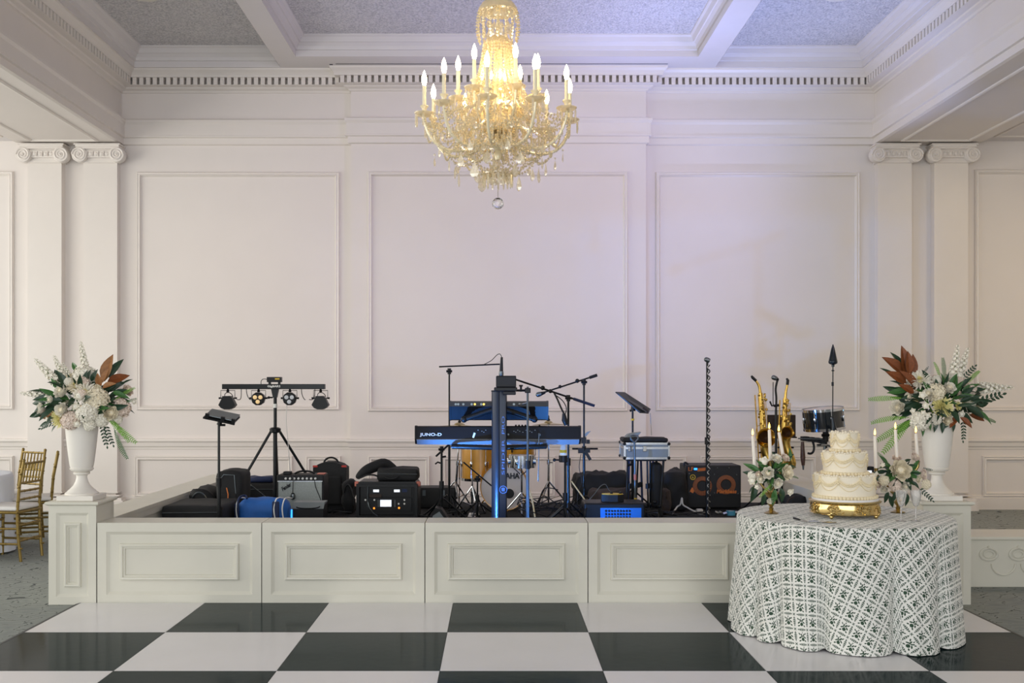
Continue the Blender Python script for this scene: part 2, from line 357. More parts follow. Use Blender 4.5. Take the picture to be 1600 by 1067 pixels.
pilaster(-6.05, -5.61, 'fluteless ivory pilaster with scrolled capital, outer of the pair behind the gold chairs')
pilaster(-5.33, -4.89, 'fluteless ivory pilaster with scrolled capital, inner of the pair on the gold chair side')
pilaster(4.945, 5.385, 'fluteless ivory pilaster with scrolled capital, inner of the pair on the cake table side')
pilaster(5.675, 6.115, 'fluteless ivory pilaster with scrolled capital, outer of the pair beside the carved bench')

# ------------------------------------------------------------------ chequered dance floor
df = thing('dance_floor', 'glossy black and white chequered dance floor in front of the stage', 'dance floor', (.14, 4, 0))
TS, DX, DY = .910, -3.04, 7.60
tw = MB().box(-TS/2+.0015, TS/2-.0015, -TS/2+.0015, TS/2-.0015, 0, .013).mesh('white_tile', M_TILE_W)
tb = MB().box(-TS/2+.0015, TS/2-.0015, -TS/2+.0015, TS/2-.0015, 0, .013).mesh('black_tile', M_TILE_B)
for j in range(9):
    for i in range(7):
        bl = (i+j) % 2 == 1
        put('black_tile' if bl else 'white_tile', tb if bl else tw, df, Vector((DX+TS*(i+.5), DY-.006-TS*(j+.5), .002))-df.location)
xe0, xe1, ye0 = DX, DX+7*TS, DY-9*TS
for s_ in (-1, 1):
    xx = xe0 if s_ < 0 else xe1
    MB().prism([(0, 0), (s_*.045, 0), (s_*.038, .006), (0, .016)], lambda a, b, d: Vector((xx+a, d, b)), ye0, DY-.006).build('edging', M_EDGE, df)
MB().box(xe0, xe1, ye0, DY-.007, .0005, .003).build('underlay', M_EDGE, df)

# ------------------------------------------------------------------ stage
ZT, ZD, YSF, YSB = .60, .28, 7.60, 11.80
st = thing('stage', 'low cream panelled stage front with wide ledges round a black deck', 'stage', (.1, 9.7, 0))
SX = [-2.925, -1.715, -.517, .680, 1.880, 3.135]
for i in range(5):
    a, b = SX[i]+.003, SX[i+1]-.003
    pf = lambda u, v, p: Vector((u, YSF-p, v))
    mb = MB().frame(a, b, .006, ZT, [(0, 0), (.066, 0), (.07, -.004), (.088, -.016), (.09, -.016)], pf)
    z0, z1 = .096, .51
    mb.add([pf(a+.09, .096, -.016), pf(b-.09, .096, -.016), pf(b-.09, ZT-.09, -.016), pf(a+.09, ZT-.09, -.016)], [(0, 1, 2, 3)])
    mb.box(a, b, YSF+.0015, YSF+.30, ZT-.03, ZT); mb.box(a+.01, b-.01, YSF+.02, YSF+.28, .0, ZT-.031)
    o = mb.build('front_panel', M_STAGE, st)
    MB().frame(a+.165, b-.165, .178, .448, [(0, -.018), (.002, .004), (.010, .009), (.022, .007), (.026, -.004), (.036, -.004), (.042, -.017)], pf).build('raised_moulding', M_STAGE, o)
MB().box(-2.95, 3.16, YSF+.3, YSB, .0, ZD).build('deck', M_BLACKDECK, st)
for (a, b, inner) in ((-3.23, -2.92, 1), (3.05, 3.42, -1)):
    mb = MB().box(a, b, YSF+.352, YSB, ZT-.028, ZT)
    mb.box(a+.02, b-.02, YSF+.36, YSB-.01, 0, ZT-.028)
    mb.box(*( (b-.02, b-.005) if inner > 0 else (a+.005, a+.02)), YSF+.34, YSB-.01, ZT-.085, ZT-.028)
    mb.build('side_ledge', M_STAGE, st)
def pedestal(xc, lab):
    w = .175; t = thing('pedestal', lab, 'pedestal', (xc, YSF+.175, 0), 'cream panelled pedestals at the stage corners')
    pf = lambda u, v, p: Vector((u, YSF-p, v)); a, b = xc-w, xc+w
    mb = MB().frame(a, b, .0, .728, [(0, 0), (.056, 0), (.06, -.004), (.076, -.014), (.078, -.014)], pf)
    mb.add([pf(a+.078, .078, -.014), pf(b-.078, .078, -.014), pf(b-.078, .65, -.014), pf(a+.078, .65, -.014)], [(0, 1, 2, 3)])
    mb.box(a, b, YSF+.016, YSF+.35, 0, .728); mb.box(a, a+.05, YSF+.0015, YSF+.0155, 0, .728); mb.box(b-.05, b, YSF+.0015, YSF+.0155, 0, .728)
    body = mb.build('body', M_STAGE, t)
    MB().frame(xc-.062, xc+.062, .128, .60, [(0, -.016), (.002, .004), (.010, .009), (.020, .007), (.024, -.004), (.032, -.004), (.036, -.015)], pf).build('raised_moulding', M_STAGE, body)
    MB().frame(a-.022, b+.022, YSF-.022, YSF+.372, [(.02, .726), (.006, .732), (0, .738), (0, .748), (.006, .755), (.03, .755)], fz).box(a-.01, b+.01, YSF-.01, YSF+.36, .73, .7545).build('top', M_STAGE, t)
pedestal(-3.105, 'cream panelled pedestal carrying the urn on the gold chair side')
pedestal(3.315, 'cream panelled pedestal carrying the urn behind the cake table')

# ------------------------------------------------------------------ low carved bench at the right
t = thing('carved_bench', 'low white bench with carved rings and swags beyond the pedestal', 'bench', (4.7, 8.45, 0))
MB().rbox(3.66, 5.9, 8.26, 8.66, .0, .378, .006).build('body', M_STAGE, t)
MB().rbox(3.64, 5.92, 8.235, 8.69, .378, .405, .008).build('seat_top', M_STAGE, t)
yb = 8.256
for i, px in enumerate((1545, 1591, 1637)):
    c = P(px, 866, yb); ring = [c+Vector((.068*cos(a), 0, .047*sin(a))) for a in [2*pi*k/28 for k in range(28)]]
    MB().tube(ring, .010, 6, closed=True).tube([c+Vector((.040*cos(a), 0, .027*sin(a))) for a in [2*pi*k/20 for k in range(20)]], .006, 6, closed=True).build('carved_ring', M_STAGE, t, True)
    MB().ball(c+Vector((.0, -.004, .055)), .013, 8, 6).build('carved_boss', M_STAGE, t, True)
    q = c+Vector((.118, 0, -.075)); MB().tube([q+Vector((.095*cos(a), 0, .09*sin(a))) for a in [pi+pi*k/14 for k in range(15)]], .008, 6).build('carved_swag', M_STAGE, t, True)
# ------------------------------------------------------------------ crystal chandelier
def crystal_mat(name, lo, hi):
    m = bpy.data.materials.new(name); m.use_nodes = True; nt = m.node_tree; nt.nodes.clear()
    out = nt.nodes.new('ShaderNodeOutputMaterial')
    tr = nt.nodes.new('ShaderNodeBsdfTransparent'); tr.inputs[0].default_value = (.97, .95, .90, 1)
    gl = nt.nodes.new('ShaderNodeBsdfGlossy'); gl.inputs['Roughness'].default_value = .12; gl.inputs[0].default_value = (1, .97, .9, 1)
    tl = nt.nodes.new('ShaderNodeBsdfTranslucent'); tl.inputs[0].default_value = (1, .90, .66, 1)
    df_ = nt.nodes.new('ShaderNodeBsdfDiffuse'); df_.inputs[0].default_value = (1, .92, .72, 1)
    a = nt.nodes.new('ShaderNodeMixShader'); a.inputs[0].default_value = .5
    b = nt.nodes.new('ShaderNodeMixShader'); b.inputs[0].default_value = .4
    c = nt.nodes.new('ShaderNodeMixShader'); c.inputs[0].default_value = .62
    tc = nt.nodes.new('ShaderNodeTexCoord'); n = nt.nodes.new('ShaderNodeTexNoise'); n.inputs['Scale'].default_value = 25
    nt.links.new(tc.outputs['Object'], n.inputs['Vector'])
    mr = nt.nodes.new('ShaderNodeMapRange'); mr.inputs['To Min'].default_value = lo; mr.inputs['To Max'].default_value = hi; nt.links.new(n.outputs['Fac'], mr.inputs[0]); nt.links.new(mr.outputs[0], c.inputs[0])
    L = nt.links.new
    L(tl.outputs[0], a.inputs[1]); L(df_.outputs[0], a.inputs[2]); L(a.outputs[0], b.inputs[1]); L(gl.outputs[0], b.inputs[2])
    L(tr.outputs[0], c.inputs[1]); L(b.outputs[0], c.inputs[2]); L(c.outputs[0], out.inputs[0]); MATS[name] = m; return m
M_CRY = crystal_mat('cut_crystal', .5, .88); M_CRYC = crystal_mat('clear_cut_crystal', .28, .6)
M_GLASSARM = mat('gilded_glass_arm', '#f3e8c8', .14, .1, var=.05)
M_SILVER = mat('aged_silver', '#8f8064', .3, .8, var=.1)
M_CANDLE = mat('ivory_candle_sleeve', '#f0e6c8', .45, var=.02)
M_BULB = mat('lit_bulb', '#fff2d8', .3, var=0, emit='#ffe2ae', estr=40)
CH = Vector(((778-VX)*7.5/FPX, 7.5, 2.88))
ch = thing('crystal_chandelier', 'tiered crystal chandelier with lit candle bulbs hanging before the wall', 'chandelier', CH)
cz = lambda py: EYE+(VY-py)*7.5/FPX-CH.z            # height of a photograph row, local
def bead_chain(pts, r=.011, step=.023):
    mb = MB(); pts = [Vector(p) for p in pts]; acc = 0; L = [0]
    for i in range(1, len(pts)): L.append(L[-1]+(pts[i]-pts[i-1]).length)
    d = step/2; i = 1
    while d < L[-1]:
        while L[i] < d: i += 1
        p = pts[i-1].lerp(pts[i], (d-L[i-1])/max(1e-6, L[i]-L[i-1]))
        v = [p+Vector(q)*r for q in ((1, 0, 0), (0, 1, 0), (-1, 0, 0), (0, -1, 0), (0, 0, 1.1), (0, 0, -1.1))]
        mb.add(v, [(0, 1, 4), (1, 2, 4), (2, 3, 4), (3, 0, 4), (1, 0, 5), (2, 1, 5), (3, 2, 5), (0, 3, 5)]); d += step
    return mb
def pendalogue(L=.10, w=.028):                     # flat leaf-shaped drop hanging from the origin
    mb = MB(); prof = [(0, 0), (-.02*L/.1, w*.25), (-.5*L, w*.8), (-.75*L, w), (-.92*L, w*.55), (-L, .001)]
    V = []; 
    for z, x in prof: V += [(-x, 0, z), (0, -x*.28, z), (x, 0, z), (0, x*.28, z)]
    F = []
    for i in range(len(prof)-1):
        for k in range(4): F.append((i*4+k, i*4+(k+1) % 4, i*4+4+(k+1) % 4, i*4+4+k))
    mb.add(V, F); mb.ball((0, 0, .012), .011, 6, 4); return mb
def prism_drop(L=.085, w=.0085):
    mb = MB(); V = []
    for z, x in ((0, w*.5), (-.01, w), (-L+.012, w*.9), (-L, .001)): V += [(x*cos(a), x*sin(a), z) for a in (pi/2, pi/2+2*pi/3, pi/2+4*pi/3)]
    F = []
    for i in range(3):
        for k in range(3): F.append((i*3+k, i*3+(k+1) % 3, i*3+3+(k+1) % 3, i*3+3+k))
    mb.add(V, F); mb.ball((0, 0, .012), .009, 6, 4); return mb
ME_PEND = pendalogue().mesh('pendalogue', M_CRYC); ME_PEND_S = pendalogue(.062, .018).mesh('small_pendalogue', M_CRYC); ME_PRISM = prism_drop().mesh('prism_drop', M_CRYC)
def ring_put(name, me, n, r, z, a0=0, face=True, scale=1, jit=0):
    for k in range(n):
        a = a0+2*pi*k/n+random.uniform(-jit, jit)
        put(name, me, ch, (r*sin(a), -r*cos(a), z), (0, 0, a+random.uniform(-jit, jit)*4), scale)
loc = lambda mb, name, m, sm=True: mb.build(name, m, ch, sm, world=False)
ztop = ZC-CH.z
loc(MB().tube([(0, 0, cz(2)), (0, 0, ztop-.06)], .011, 8), 'stem', M_GLASSARM)
loc(MB().lathe([(.015, ztop-.09), (.05, ztop-.07), (.10, ztop-.03), (.12, ztop)], 24), 'ceiling_rose', M_GLASSARM)
loc(MB().lathe([(.012, cz(58)), (.016, cz(40)), (.010, cz(30)), (.020, cz(16)), (.010, cz(4)), (.014, cz(0))], 16), 'upper_stem', M_GLASSARM)
loc(MB().lathe([(.02, cz(-2)), (.07, cz(0)), (.115, cz(6)), (.140, cz(14)), (.146, cz(19)), (.140, cz(19)), (.11, cz(9)), (.02, cz(1))], 28), 'top_dish', M_CRY)
loc(MB().lathe([(.012, cz(58)), (.05, cz(58)), (.088, cz(63)), (.102, cz(70)), (.098, cz(71)), (.05, cz(62)), (.012, cz(61))], 28), 'crown_dish', M_CRY)
loc(MB().lathe([(.018, cz(250)), (.03, cz(243)), (.02, cz(236)), (.05, cz(226)), (.058, cz(214)), (.03, cz(205)), (.022, cz(190)), (.05, cz(178)), (.035, cz(160)), (.02, cz(148)), (.042, cz(130)), (.03, cz(110)), (.014, cz(96)), (.028, cz(82)), (.012, cz(68)), (.012, cz(58))], 20), 'centre_stem', M_GLASSARM)
loc(MB().lathe([(.028, cz(222)), (.055, cz(220)), (.062, cz(212)), (.05, cz(205)), (.025, cz(203))], 20), 'arm_hub', M_SILVER)
loc(MB().lathe([(.03, cz(200)), (.10, cz(192)), (.15, cz(180)), (.165, cz(172)), (.16, cz(171)), (.10, cz(188)), (.03, cz(197))], 32), 'centre_bowl', M_CRY)
loc(MB().lathe([(.05, cz(152)), (.14, cz(150)), (.175, cz(146)), (.17, cz(145)), (.05, cz(149))], 32), 'upper_bowl', M_CRY)
# top bouquet of hanging strands
for k in range(16):
    a = 2*pi*k/16; rr = .142
    put('bead_strand', (ME_TOP if k else None) or bead_chain(bez((0, -rr, cz(18)), (0, -rr-.012, cz(34)), (0, -rr-.020, cz(50)), (0, -rr+.005, cz(66))), .0105).mesh('bead_strand', M_CRY), ch, rot=(0, 0, a)) if k else None
    if k == 0: ME_TOP = bead_chain(bez((0, -rr, cz(18)), (0, -rr-.012, cz(34)), (0, -rr-.020, cz(50)), (0, -rr+.005, cz(66))), .0105).mesh('bead_strand', M_CRY); put('bead_strand', ME_TOP, ch)
ring_put('pendalogue', ME_PEND_S, 16, .128, cz(22), pi/16, jit=.05); ring_put('pendalogue', ME_PEND, 10, .105, cz(38), .1, jit=.06); ring_put('pendalogue', ME_PEND_S, 12, .14, cz(52), .2, jit=.05)
# tent of beads from the crown dish to the upper bowl
ME_TENT = bead_chain(bez((0, -.10, cz(69)), (0, -.118, cz(98)), (0, -.14, cz(132)), (0, -.235, cz(160))), .0125, .025).mesh('bead_strand', M_CRY)
for k in range(30): put('bead_strand', ME_TENT, ch, rot=(0, 0, 2*pi*k/30))
ME_TENT2 = bead_chain(bez((0, -.07, cz(66)), (0, -.075, cz(98)), (0, -.085, cz(122)), (0, -.14, cz(146))), .012, .025).mesh('bead_strand', M_CRY)
for k in range(14): put('bead_strand', ME_TENT2, ch, rot=(0, 0, 2*pi*(k+.5)/14))
ring_put('pendalogue', ME_PEND_S, 14, .10, cz(71), .1, jit=.05)
ring_put('prism_drop', ME_PRISM, 20, .172, cz(149), .1); ring_put('prism_drop', ME_PRISM, 18, .158, cz(176), .05); ring_put('pendalogue', ME_PEND_S, 14, .12, cz(190), .05)
# arms
def arm(n, a0, r, zc, dip, hub_z, tr, nm):
    pts = bez((0, -.05, hub_z), (0, -r*.42, hub_z-dip*1.6), (0, -r*.95, hub_z-dip*1.75), (0, -r, zc-.02), 14)
    me_a = MB().tube(pts, tr, 8).mesh('arm', M_GLASSARM, smooth=True)
    me_t = MB().tube([p+Vector((.014*sin(i*1.9), 0, .014*cos(i*1.9))) for i, p in enumerate(catmull(pts, 3))], .0035, 5).mesh('arm_twist', M_CRY)
    me_d = MB().lathe([(.012, zc-.022), (.05, zc-.016), (.070, zc+.0), (.072, zc+.006), (.066, zc+.004), (.045, zc-.01), (.012, zc-.014)], 20).mesh('drip_dish', M_CRY, smooth=True)
    me_c = MB().lathe([(.010, zc-.02), (.014, zc+.005), (.012, zc+.02), (.020, zc+.04), (.030, zc+.052), (.028, zc+.058), (.012, zc+.05)], 14).mesh('cup', M_GLASSARM, smooth=True)
    zc2 = zc+.052
    me_s = MB().lathe([(.0135, zc2), (.0135, zc2+.145), (.011, zc2+.148)], 12).mesh('candle_sleeve', M_CANDLE, smooth=True)
    me_b = MB().lathe([(.009, zc2+.146), (.016, zc2+.165), (.0195, zc2+.188), (.017, zc2+.212), (.009, zc2+.238), (.001, zc2+.258)], 12).mesh('bulb', M_BULB, smooth=True)
    for k in range(n):
        a = a0+2*pi*k/n
        o = put('arm', me_a, ch, rot=(0, 0, a)); put('arm_twist', me_t, o)
        d = put('drip_dish', me_d, o, (0, -r, 0)); put('cup', me_c, o, (0, -r, 0))
        put('candle_sleeve', me_s, o, (0, -r, 0)); put('bulb', me_b, o, (0, -r, 0))
        for j in range(6):
            b = 2*pi*j/6+.3; put('prism_drop', ME_PRISM, o, (.064*sin(b), -r-.064*cos(b), zc-.01), (0, 0, b+random.uniform(-.2, .2)), random.uniform(.85, 1.15))
arm(10, R(-8), .535, cz(183), .10, cz(214), .011, 'lower')
arm(6, R(25), .29, cz(152), .03, cz(196), .009, 'upper')
# garlands between the cups, swags to the stem, drops under the arms
def garland(n, a0, r, z, s, r2=None, z2=None, bead=.0105):
    st_ = 2*pi/n; r2 = r if r2 is None else r2; z2 = z if z2 is None else z2
    me = bead_chain(sag((0, -r, z), (r2*sin(st_), -r2*cos(st_), z2), s, 12), bead).mesh('bead_strand', M_CRY)
    for k in range(n): put('bead_strand', me, ch, rot=(0, 0, a0+st_*k))
garland(10, R(-8), .535, cz(190), .13); garland(10, R(-8), .40, cz(236), .05); garland(6, R(25), .29, cz(158), .10)
for n, a0, (r, z), (r2, z2), s in [(10, R(-8), (.50, cz(188)), (.17, cz(172)), .11), (10, R(10), (.36, cz(238)), (.06, cz(222)), .09), (10, R(-8), (.28, cz(246)), (.11, cz(268)), .05), (6, R(25), (.27, cz(156)), (.13, cz(120)), .05), (10, R(10), (.42, cz(215)), (.20, cz(190)), .06)]:
    me = bead_chain(sag((0, -r, z), (0, -r2, z2), s, 12), .0105).mesh('bead_strand', M_CRY)
    for k in range(n): put('bead_strand', me, ch, rot=(0, 0, a0+2*pi*k/n))
ring_put('pendalogue', ME_PEND, 10, .36, cz(250), R(-8), jit=.08, scale=1.05); ring_put('pendalogue', ME_PEND, 10, .47, cz(240), R(10), jit=.08, scale=.8)
ring_put('pendalogue', ME_PEND, 6, .30, cz(262), R(20), jit=.15, scale=1.25); ring_put('pendalogue', ME_PEND_S, 20, .22, cz(232), .1, jit=.08); ring_put('prism_drop', ME_PRISM, 16, .25, cz(212), .15, jit=.05)
ring_put('pendalogue', ME_PEND_S, 16, .16, cz(222), .2, jit=.1); ring_put('prism_drop', ME_PRISM, 14, .32, cz(222), .3, jit=.08)
loc(MB().lathe([(.012, cz(250)), (.03, cz(256)), (.014, cz(262)), (.07, cz(266)), (.112, cz(271)), (.110, cz(273)), (.06, cz(269)), (.012, cz(272))], 24), 'bottom_dish', M_CRYC)
ring_put('prism_drop', ME_PRISM, 18, .108, cz(273), 0, jit=.05, scale=1.1); ring_put('pendalogue', ME_PEND_S, 10, .07, cz(274), .2, jit=.08)
loc(MB().tube([(0, 0, cz(250)), (0, 0, cz(308))], .0025, 6), 'finial_wire', M_SILVER)
M_BALL = mat('clear_crystal_ball', '#ffffff', .02, var=0, trans=1.0); loc(MB().ball((0, 0, cz(318)), .043, 12, 8), 'finial_ball', M_BALL, False)
# glows added inside the bead tent and bowls to brighten the beads, fuller bead swags round the middle
ib = MB().lathe([(.006, -.03), (.012, -.015), (.014, 0), (.010, .018), (.001, .032)], 10).mesh('inner_fill_glow', M_BULB, smooth=True)
for k in range(4): put('inner_fill_glow', ib, ch, (.055*sin(k*pi/2+.4), -.055*cos(k*pi/2+.4), cz(118)))
for k in range(5): put('inner_fill_glow', ib, ch, (.10*sin(k*2*pi/5+.2), -.10*cos(k*2*pi/5+.2), cz(166)))
garland(12, .2, .20, cz(148), .07, bead=.012); garland(14, .1, .165, cz(172), .06, bead=.012); garland(10, R(10), .46, cz(206), .08); garland(8, .3, .30, cz(228), .07); garland(12, 0, .11, cz(271), .03, bead=.009)
for (r0, z0, r1, z1, n, a0) in ((.16, cz(150), .30, cz(178), 18, .1), (.165, cz(174), .40, cz(214), 20, .25), (.10, cz(196), .24, cz(238), 18, 0), (.26, cz(160), .50, cz(190), 20, .15)):
    me = bead_chain(sag((0, -r0, z0), (0, -r1, z1), .05, 10), .0115).mesh('bead_strand', M_CRY)
    for k in range(n): put('bead_strand', me, ch, rot=(0, 0, a0+2*pi*k/n))
ring_put('prism_drop', ME_PRISM, 22, .30, cz(182), .1, jit=.04); ring_put('pendalogue', ME_PEND_S, 20, .40, cz(208), .2, jit=.06); ring_put('prism_drop', ME_PRISM, 20, .20, cz(202), .1, jit=.05)
# ------------------------------------------------------------------ flowers: one mesh per kind, shared by its copies
M_WHITE = mat('white_petal', '#f3eedf', .6, var=.04, vscale=40, sheen=.2)
M_CREAM = mat('cream_petal', '#f0e6cc', .6, var=.05, vscale=40, sheen=.2)
M_YEL = mat('lemon_petal', '#efe7a4', .6, var=.06, vscale=40)
M_BLUSH = mat('blush_petal', '#eddccd', .6, var=.05, vscale=40)
M_LEAF = mat('dark_green_leaf', '#23402a', .42, var=.25, vscale=14)
M_LEAF2 = mat('mid_green_leaf', '#3d6a33', .45, var=.2, vscale=14)
M_FERN = mat('fern_green', '#74a53c', .5, var=.2, vscale=18)
M_BROWN = mat('magnolia_underside', '#99683a', .55, var=.18, vscale=12)
M_RUST = mat('rust_magnolia_underside', '#84471f', .55, var=.2, vscale=12)
M_STEM = mat('green_stem', '#567a34', .5, var=.15)
def petal(mb, L, W, base_r, az, tilt, cup=.3, curl=.2, mi=0, nu=4, nv=3, twist=0, zoff=0):
    V = []
    for i in range(nu):
        t = i/(nu-1); w = W*(sin(pi*(t**.75)*.86+.12)) if nv > 2 else W*(1-t*.6)
        for j in range(nv):
            s = (j/(nv-1)-.5)*2
            x = s*w/2; y = L*t; z = cup*w*.5*s*s+curl*L*t*t
            V.append(Vector((x, y, z)))
    Mx = Matrix.Rotation(az, 4, 'Z') @ Matrix.Translation((0, base_r, zoff)) @ Matrix.Rotation(tilt, 4, 'X') @ Matrix.Rotation(twist, 4, 'Y')
    F = [(i*nv+j, i*nv+j+1, (i+1)*nv+j+1, (i+1)*nv+j) for i in range(nu-1) for j in range(nv-1)]
    mb.add([Mx @ v for v in V], F, mi)
rnd = random.uniform
def chrys(seed, mats):                             # unit radius bloom facing +Z
    random.seed(seed); mb = MB(); mb.ball((0, 0, .05), .30, 8, 5, 1)
    for k in range(7):
        n = [20, 19, 17, 15, 12, 9, 6][k]
        for i in range(n): petal(mb, [.95, .9, .82, .72, .58, .44, .3][k]*rnd(.88, 1.08), .20-.012*k, .08, 2*pi*(i+k*.5)/n+rnd(-.08, .08), R([2, 12, 24, 37, 52, 66, 78][k]+rnd(-5, 5)), .5, .22, 0 if k < 5 else 1, 4, 3, zoff=.04+.03*k)
    return mb.mesh('chrysanthemum', mats, smooth=True, fix=False)
def rose(seed, mats, open_=1.0):
    random.seed(seed); mb = MB(); mb.ball((0, 0, .42), .40, 10, 7, 1)
    for k in range(6):
        n = [7, 7, 6, 6, 5, 4][k]
        for i in range(n): petal(mb, [.95, .95, .9, .85, .75, .62][k]*rnd(.94, 1.05), [.90, .82, .72, .60, .48, .36][k], .08, 2*pi*(i+k*.43)/n+rnd(-.12, .12), R(([26, 42, 54, 65, 74, 82][k])*open_+rnd(-4, 4)), .75, .22-.05*k, 0 if k < 4 else 1, 5, 5, zoff=.02+.03*k)
    return mb.mesh('rose_bloom', mats, smooth=True, fix=False)
def hydrangea(seed, mats):
    random.seed(seed); mb = MB(); mb.ball((0, 0, .35), .62, 10, 6)
    n = 90; ga = pi*(3-sqrt(5))
    for i in range(n):
        z = 1-1.45*i/n; r = sqrt(max(0, 1-z*z)); a = ga*i; d = Vector((r*cos(a), r*sin(a), z)); q = d.to_track_quat('Z', 'Y').to_matrix().to_4x4()
        M = Matrix.Translation(d*rnd(.70, .82)+Vector((0, 0, .3))) @ q @ Matrix.Rotation(rnd(0, 2), 4, 'Z'); f = MB()
        for k in range(4): petal(f, .22, .20, .01, k*pi/2, R(rnd(5, 30)), .2, .1, 0, 3, 3)
        mb.merge(f, M)
    return mb.mesh('hydrangea_head', mats, smooth=False, fix=False)
def button(seed, mats):                            # small round ranunculus or spray bud
    random.seed(seed); mb = MB(); mb.ball((0, 0, .45), .5, 10, 7)
    for k in range(3):
        for i in range(5): petal(mb, 1.0-.1*k, .85-.1*k, .10, 2*pi*(i+k*.5)/5, R([50, 62, 74][k]), .8, -.1+.0*k, 0, 5, 4)
    mb.ball((0, 0, .78), .16, 6, 4, 1); return mb.mesh('spray_bloom', mats, smooth=True, fix=False)
def leaf_mesh(name, top, under, curl=.25, fold=.18, slim=.36):
    mb = MB(); n = 7; V = []
    for i in range(n):
        t = i/(n-1); w = slim*(sin(pi*min(1, t**.8))**.9)+.012
        for s in (-1, -.5, 0, .5, 1): V.append(Vector((s*w/2, t, fold*w*abs(s)-curl*t*t+.1*curl*sin(3*t))))
    F = [(i*5+j, i*5+j+1, (i+1)*5+j+1, (i+1)*5+j) for i in range(n-1) for j in range(4)]
    mb.add(V, F, 0); mb.add([v-Vector((0, 0, .008)) for v in V], [f[::-1] for f in F], 1)
    return mb.mesh(name, [top, under], smooth=True, fix=False)
def fern_mesh(m):
    mb = MB(); n = 20; sp = [Vector((0, t, .10*sin(t*2.2)-.20*t*t)) for t in [i/n for i in range(n+1)]]
    mb.tube(sp, [.010*(1-.8*i/n) for i in range(n+1)], 5)
    for i in range(2, n+1):
        t = i/n; L = .085*sin(pi*(.12+.88*(1-t))**.9)+.02; p = sp[i]
        for s in (-1, 1):
            a = Vector((s*L, L*.45, -.02)); w = .019; u = Vector((0, w, 0))
            mb.add([p-u*.6, p+a*.5-u, p+a, p+a*.5+u, p+u*.6], [(0, 1, 2, 3, 4)])
    return mb.mesh('fern_frond', [m], smooth=False, fix=False)
def pinnate_mesh(m):
    mb = MB(); n = 7; sp = [Vector((0, t, .06*sin(t*2.4)-.12*t*t)) for t in [i/14 for i in range(15)]]; mb.tube(sp, .009, 5)
    for i in range(1, n+1):
        p = sp[2*i]
        for s in ((-1, 1) if i < n else (0,)):
            d = Vector((s*.8, .62 if s else 1, .1)).normalized()*.20*(1-.04*i); w = Vector((d.y, -d.x, 0)).normalized()*.042
            mb.add([p, p+d*.35+w, p+d*.7+w*.8, p+d, p+d*.7-w*.8, p+d*.35-w], [(0, 1, 2, 3, 4, 5)])
    return mb.mesh('leaf_spray', [m], smooth=False, fix=False)
def delphinium_mesh(seed):
    random.seed(seed); mb = MB(); mb.tube([(0, 0, 0), (.01, .5, .01), (0, 1, 0)], [.012, .010, .004], 5, mi=1)
    for i in range(46):
        t = .12+.86*i/46; a = i*2.4; s = (.075*(1-t)**.6+.020); d = Vector((cos(a), .35, sin(a))).normalized()
        M = Matrix.Translation(Vector((0, t, 0))+d*s*.9) @ d.to_track_quat('Z', 'Y').to_matrix().to_4x4(); f = MB()
        for k in range(5): petal(f, s*.95, s*.8, .0, k*2*pi/5, R(30), .2, .1, 0, 3, 3)
        mb.merge(f, M)
    return mb.mesh('delphinium_spike', [M_WHITE, M_STEM], fix=False)
ME = dict(chrys=chrys(1, [M_WHITE, M_YEL]), chrysy=chrys(2, [M_CREAM, M_YEL]), chrysl=chrys(3, [M_YEL, M_YEL]), rose=rose(4, [M_WHITE, M_CREAM]), rosec=rose(5, [M_CREAM, M_CREAM]), roseb=rose(6, [M_BLUSH, M_CREAM]),
          bud=rose(9, [M_WHITE, M_CREAM], 1.15), hyd=hydrangea(7, [M_CREAM]), hydw=hydrangea(8, [M_WHITE]), hydb=hydrangea(10, [M_BLUSH]), button=button(11, [M_WHITE, M_YEL]),
          leaf=leaf_mesh('leaf', M_LEAF, M_LEAF), leaf2=leaf_mesh('leaf', M_LEAF2, M_LEAF, .3, .25, .30), slim=leaf_mesh('leaf', M_LEAF, M_LEAF, .25, .1, .2), mag=leaf_mesh('magnolia_leaf', M_BROWN, M_LEAF, .12, .3, .42), rust=leaf_mesh('magnolia_leaf', M_RUST, M_LEAF, .1, .3, .40),
          fern=fern_mesh(M_FERN), fernd=fern_mesh(M_LEAF2), pin=pinnate_mesh(M_LEAF), delph=delphinium_mesh(12), delph2=delphinium_mesh(13))
PARTNAME = dict(chrys='chrysanthemum', chrysy='chrysanthemum', chrysl='chrysanthemum', rose='rose_bloom', rosec='rose_bloom', roseb='rose_bloom', bud='rose_bloom', hyd='hydrangea_head', hydw='hydrangea_head', hydb='hydrangea_head', button='spray_bloom',
                leaf='leaf', leaf2='leaf', slim='leaf', mag='magnolia_leaf', rust='magnolia_leaf', fern='fern_frond', fernd='fern_frond', pin='leaf_spray', delph='delphinium_spike', delph2='delphinium_spike')
def bloom(par, kind, p, r, face):                  # a bloom of radius r looking along face
    q = Vector(face).to_track_quat('Z', 'Y').to_matrix().to_4x4()
    put(PARTNAME[kind], ME[kind], par, M=Matrix.Translation(Vector(p)-origin(par)) @ q @ Matrix.Rotation(rnd(0, 6), 4, 'Z') @ Matrix.Scale(r, 4))
def blade(par, kind, a, b, roll=0, up=(0, -1, .4)): # a leaf or frond from a to b, its upper side towards up
    a, b = Vector(a), Vector(b); y = (b-a); L = y.length; y.normalize(); z = Vector(up); z = (z-y*z.dot(y)).normalized(); x = y.cross(z)
    m = Matrix((x, y, z)).transposed().to_4x4() @ Matrix.Rotation(roll, 4, 'Y')
    put(PARTNAME[kind], ME[kind], par, M=Matrix.Translation(a-origin(par)) @ m @ Matrix.Scale(L, 4))
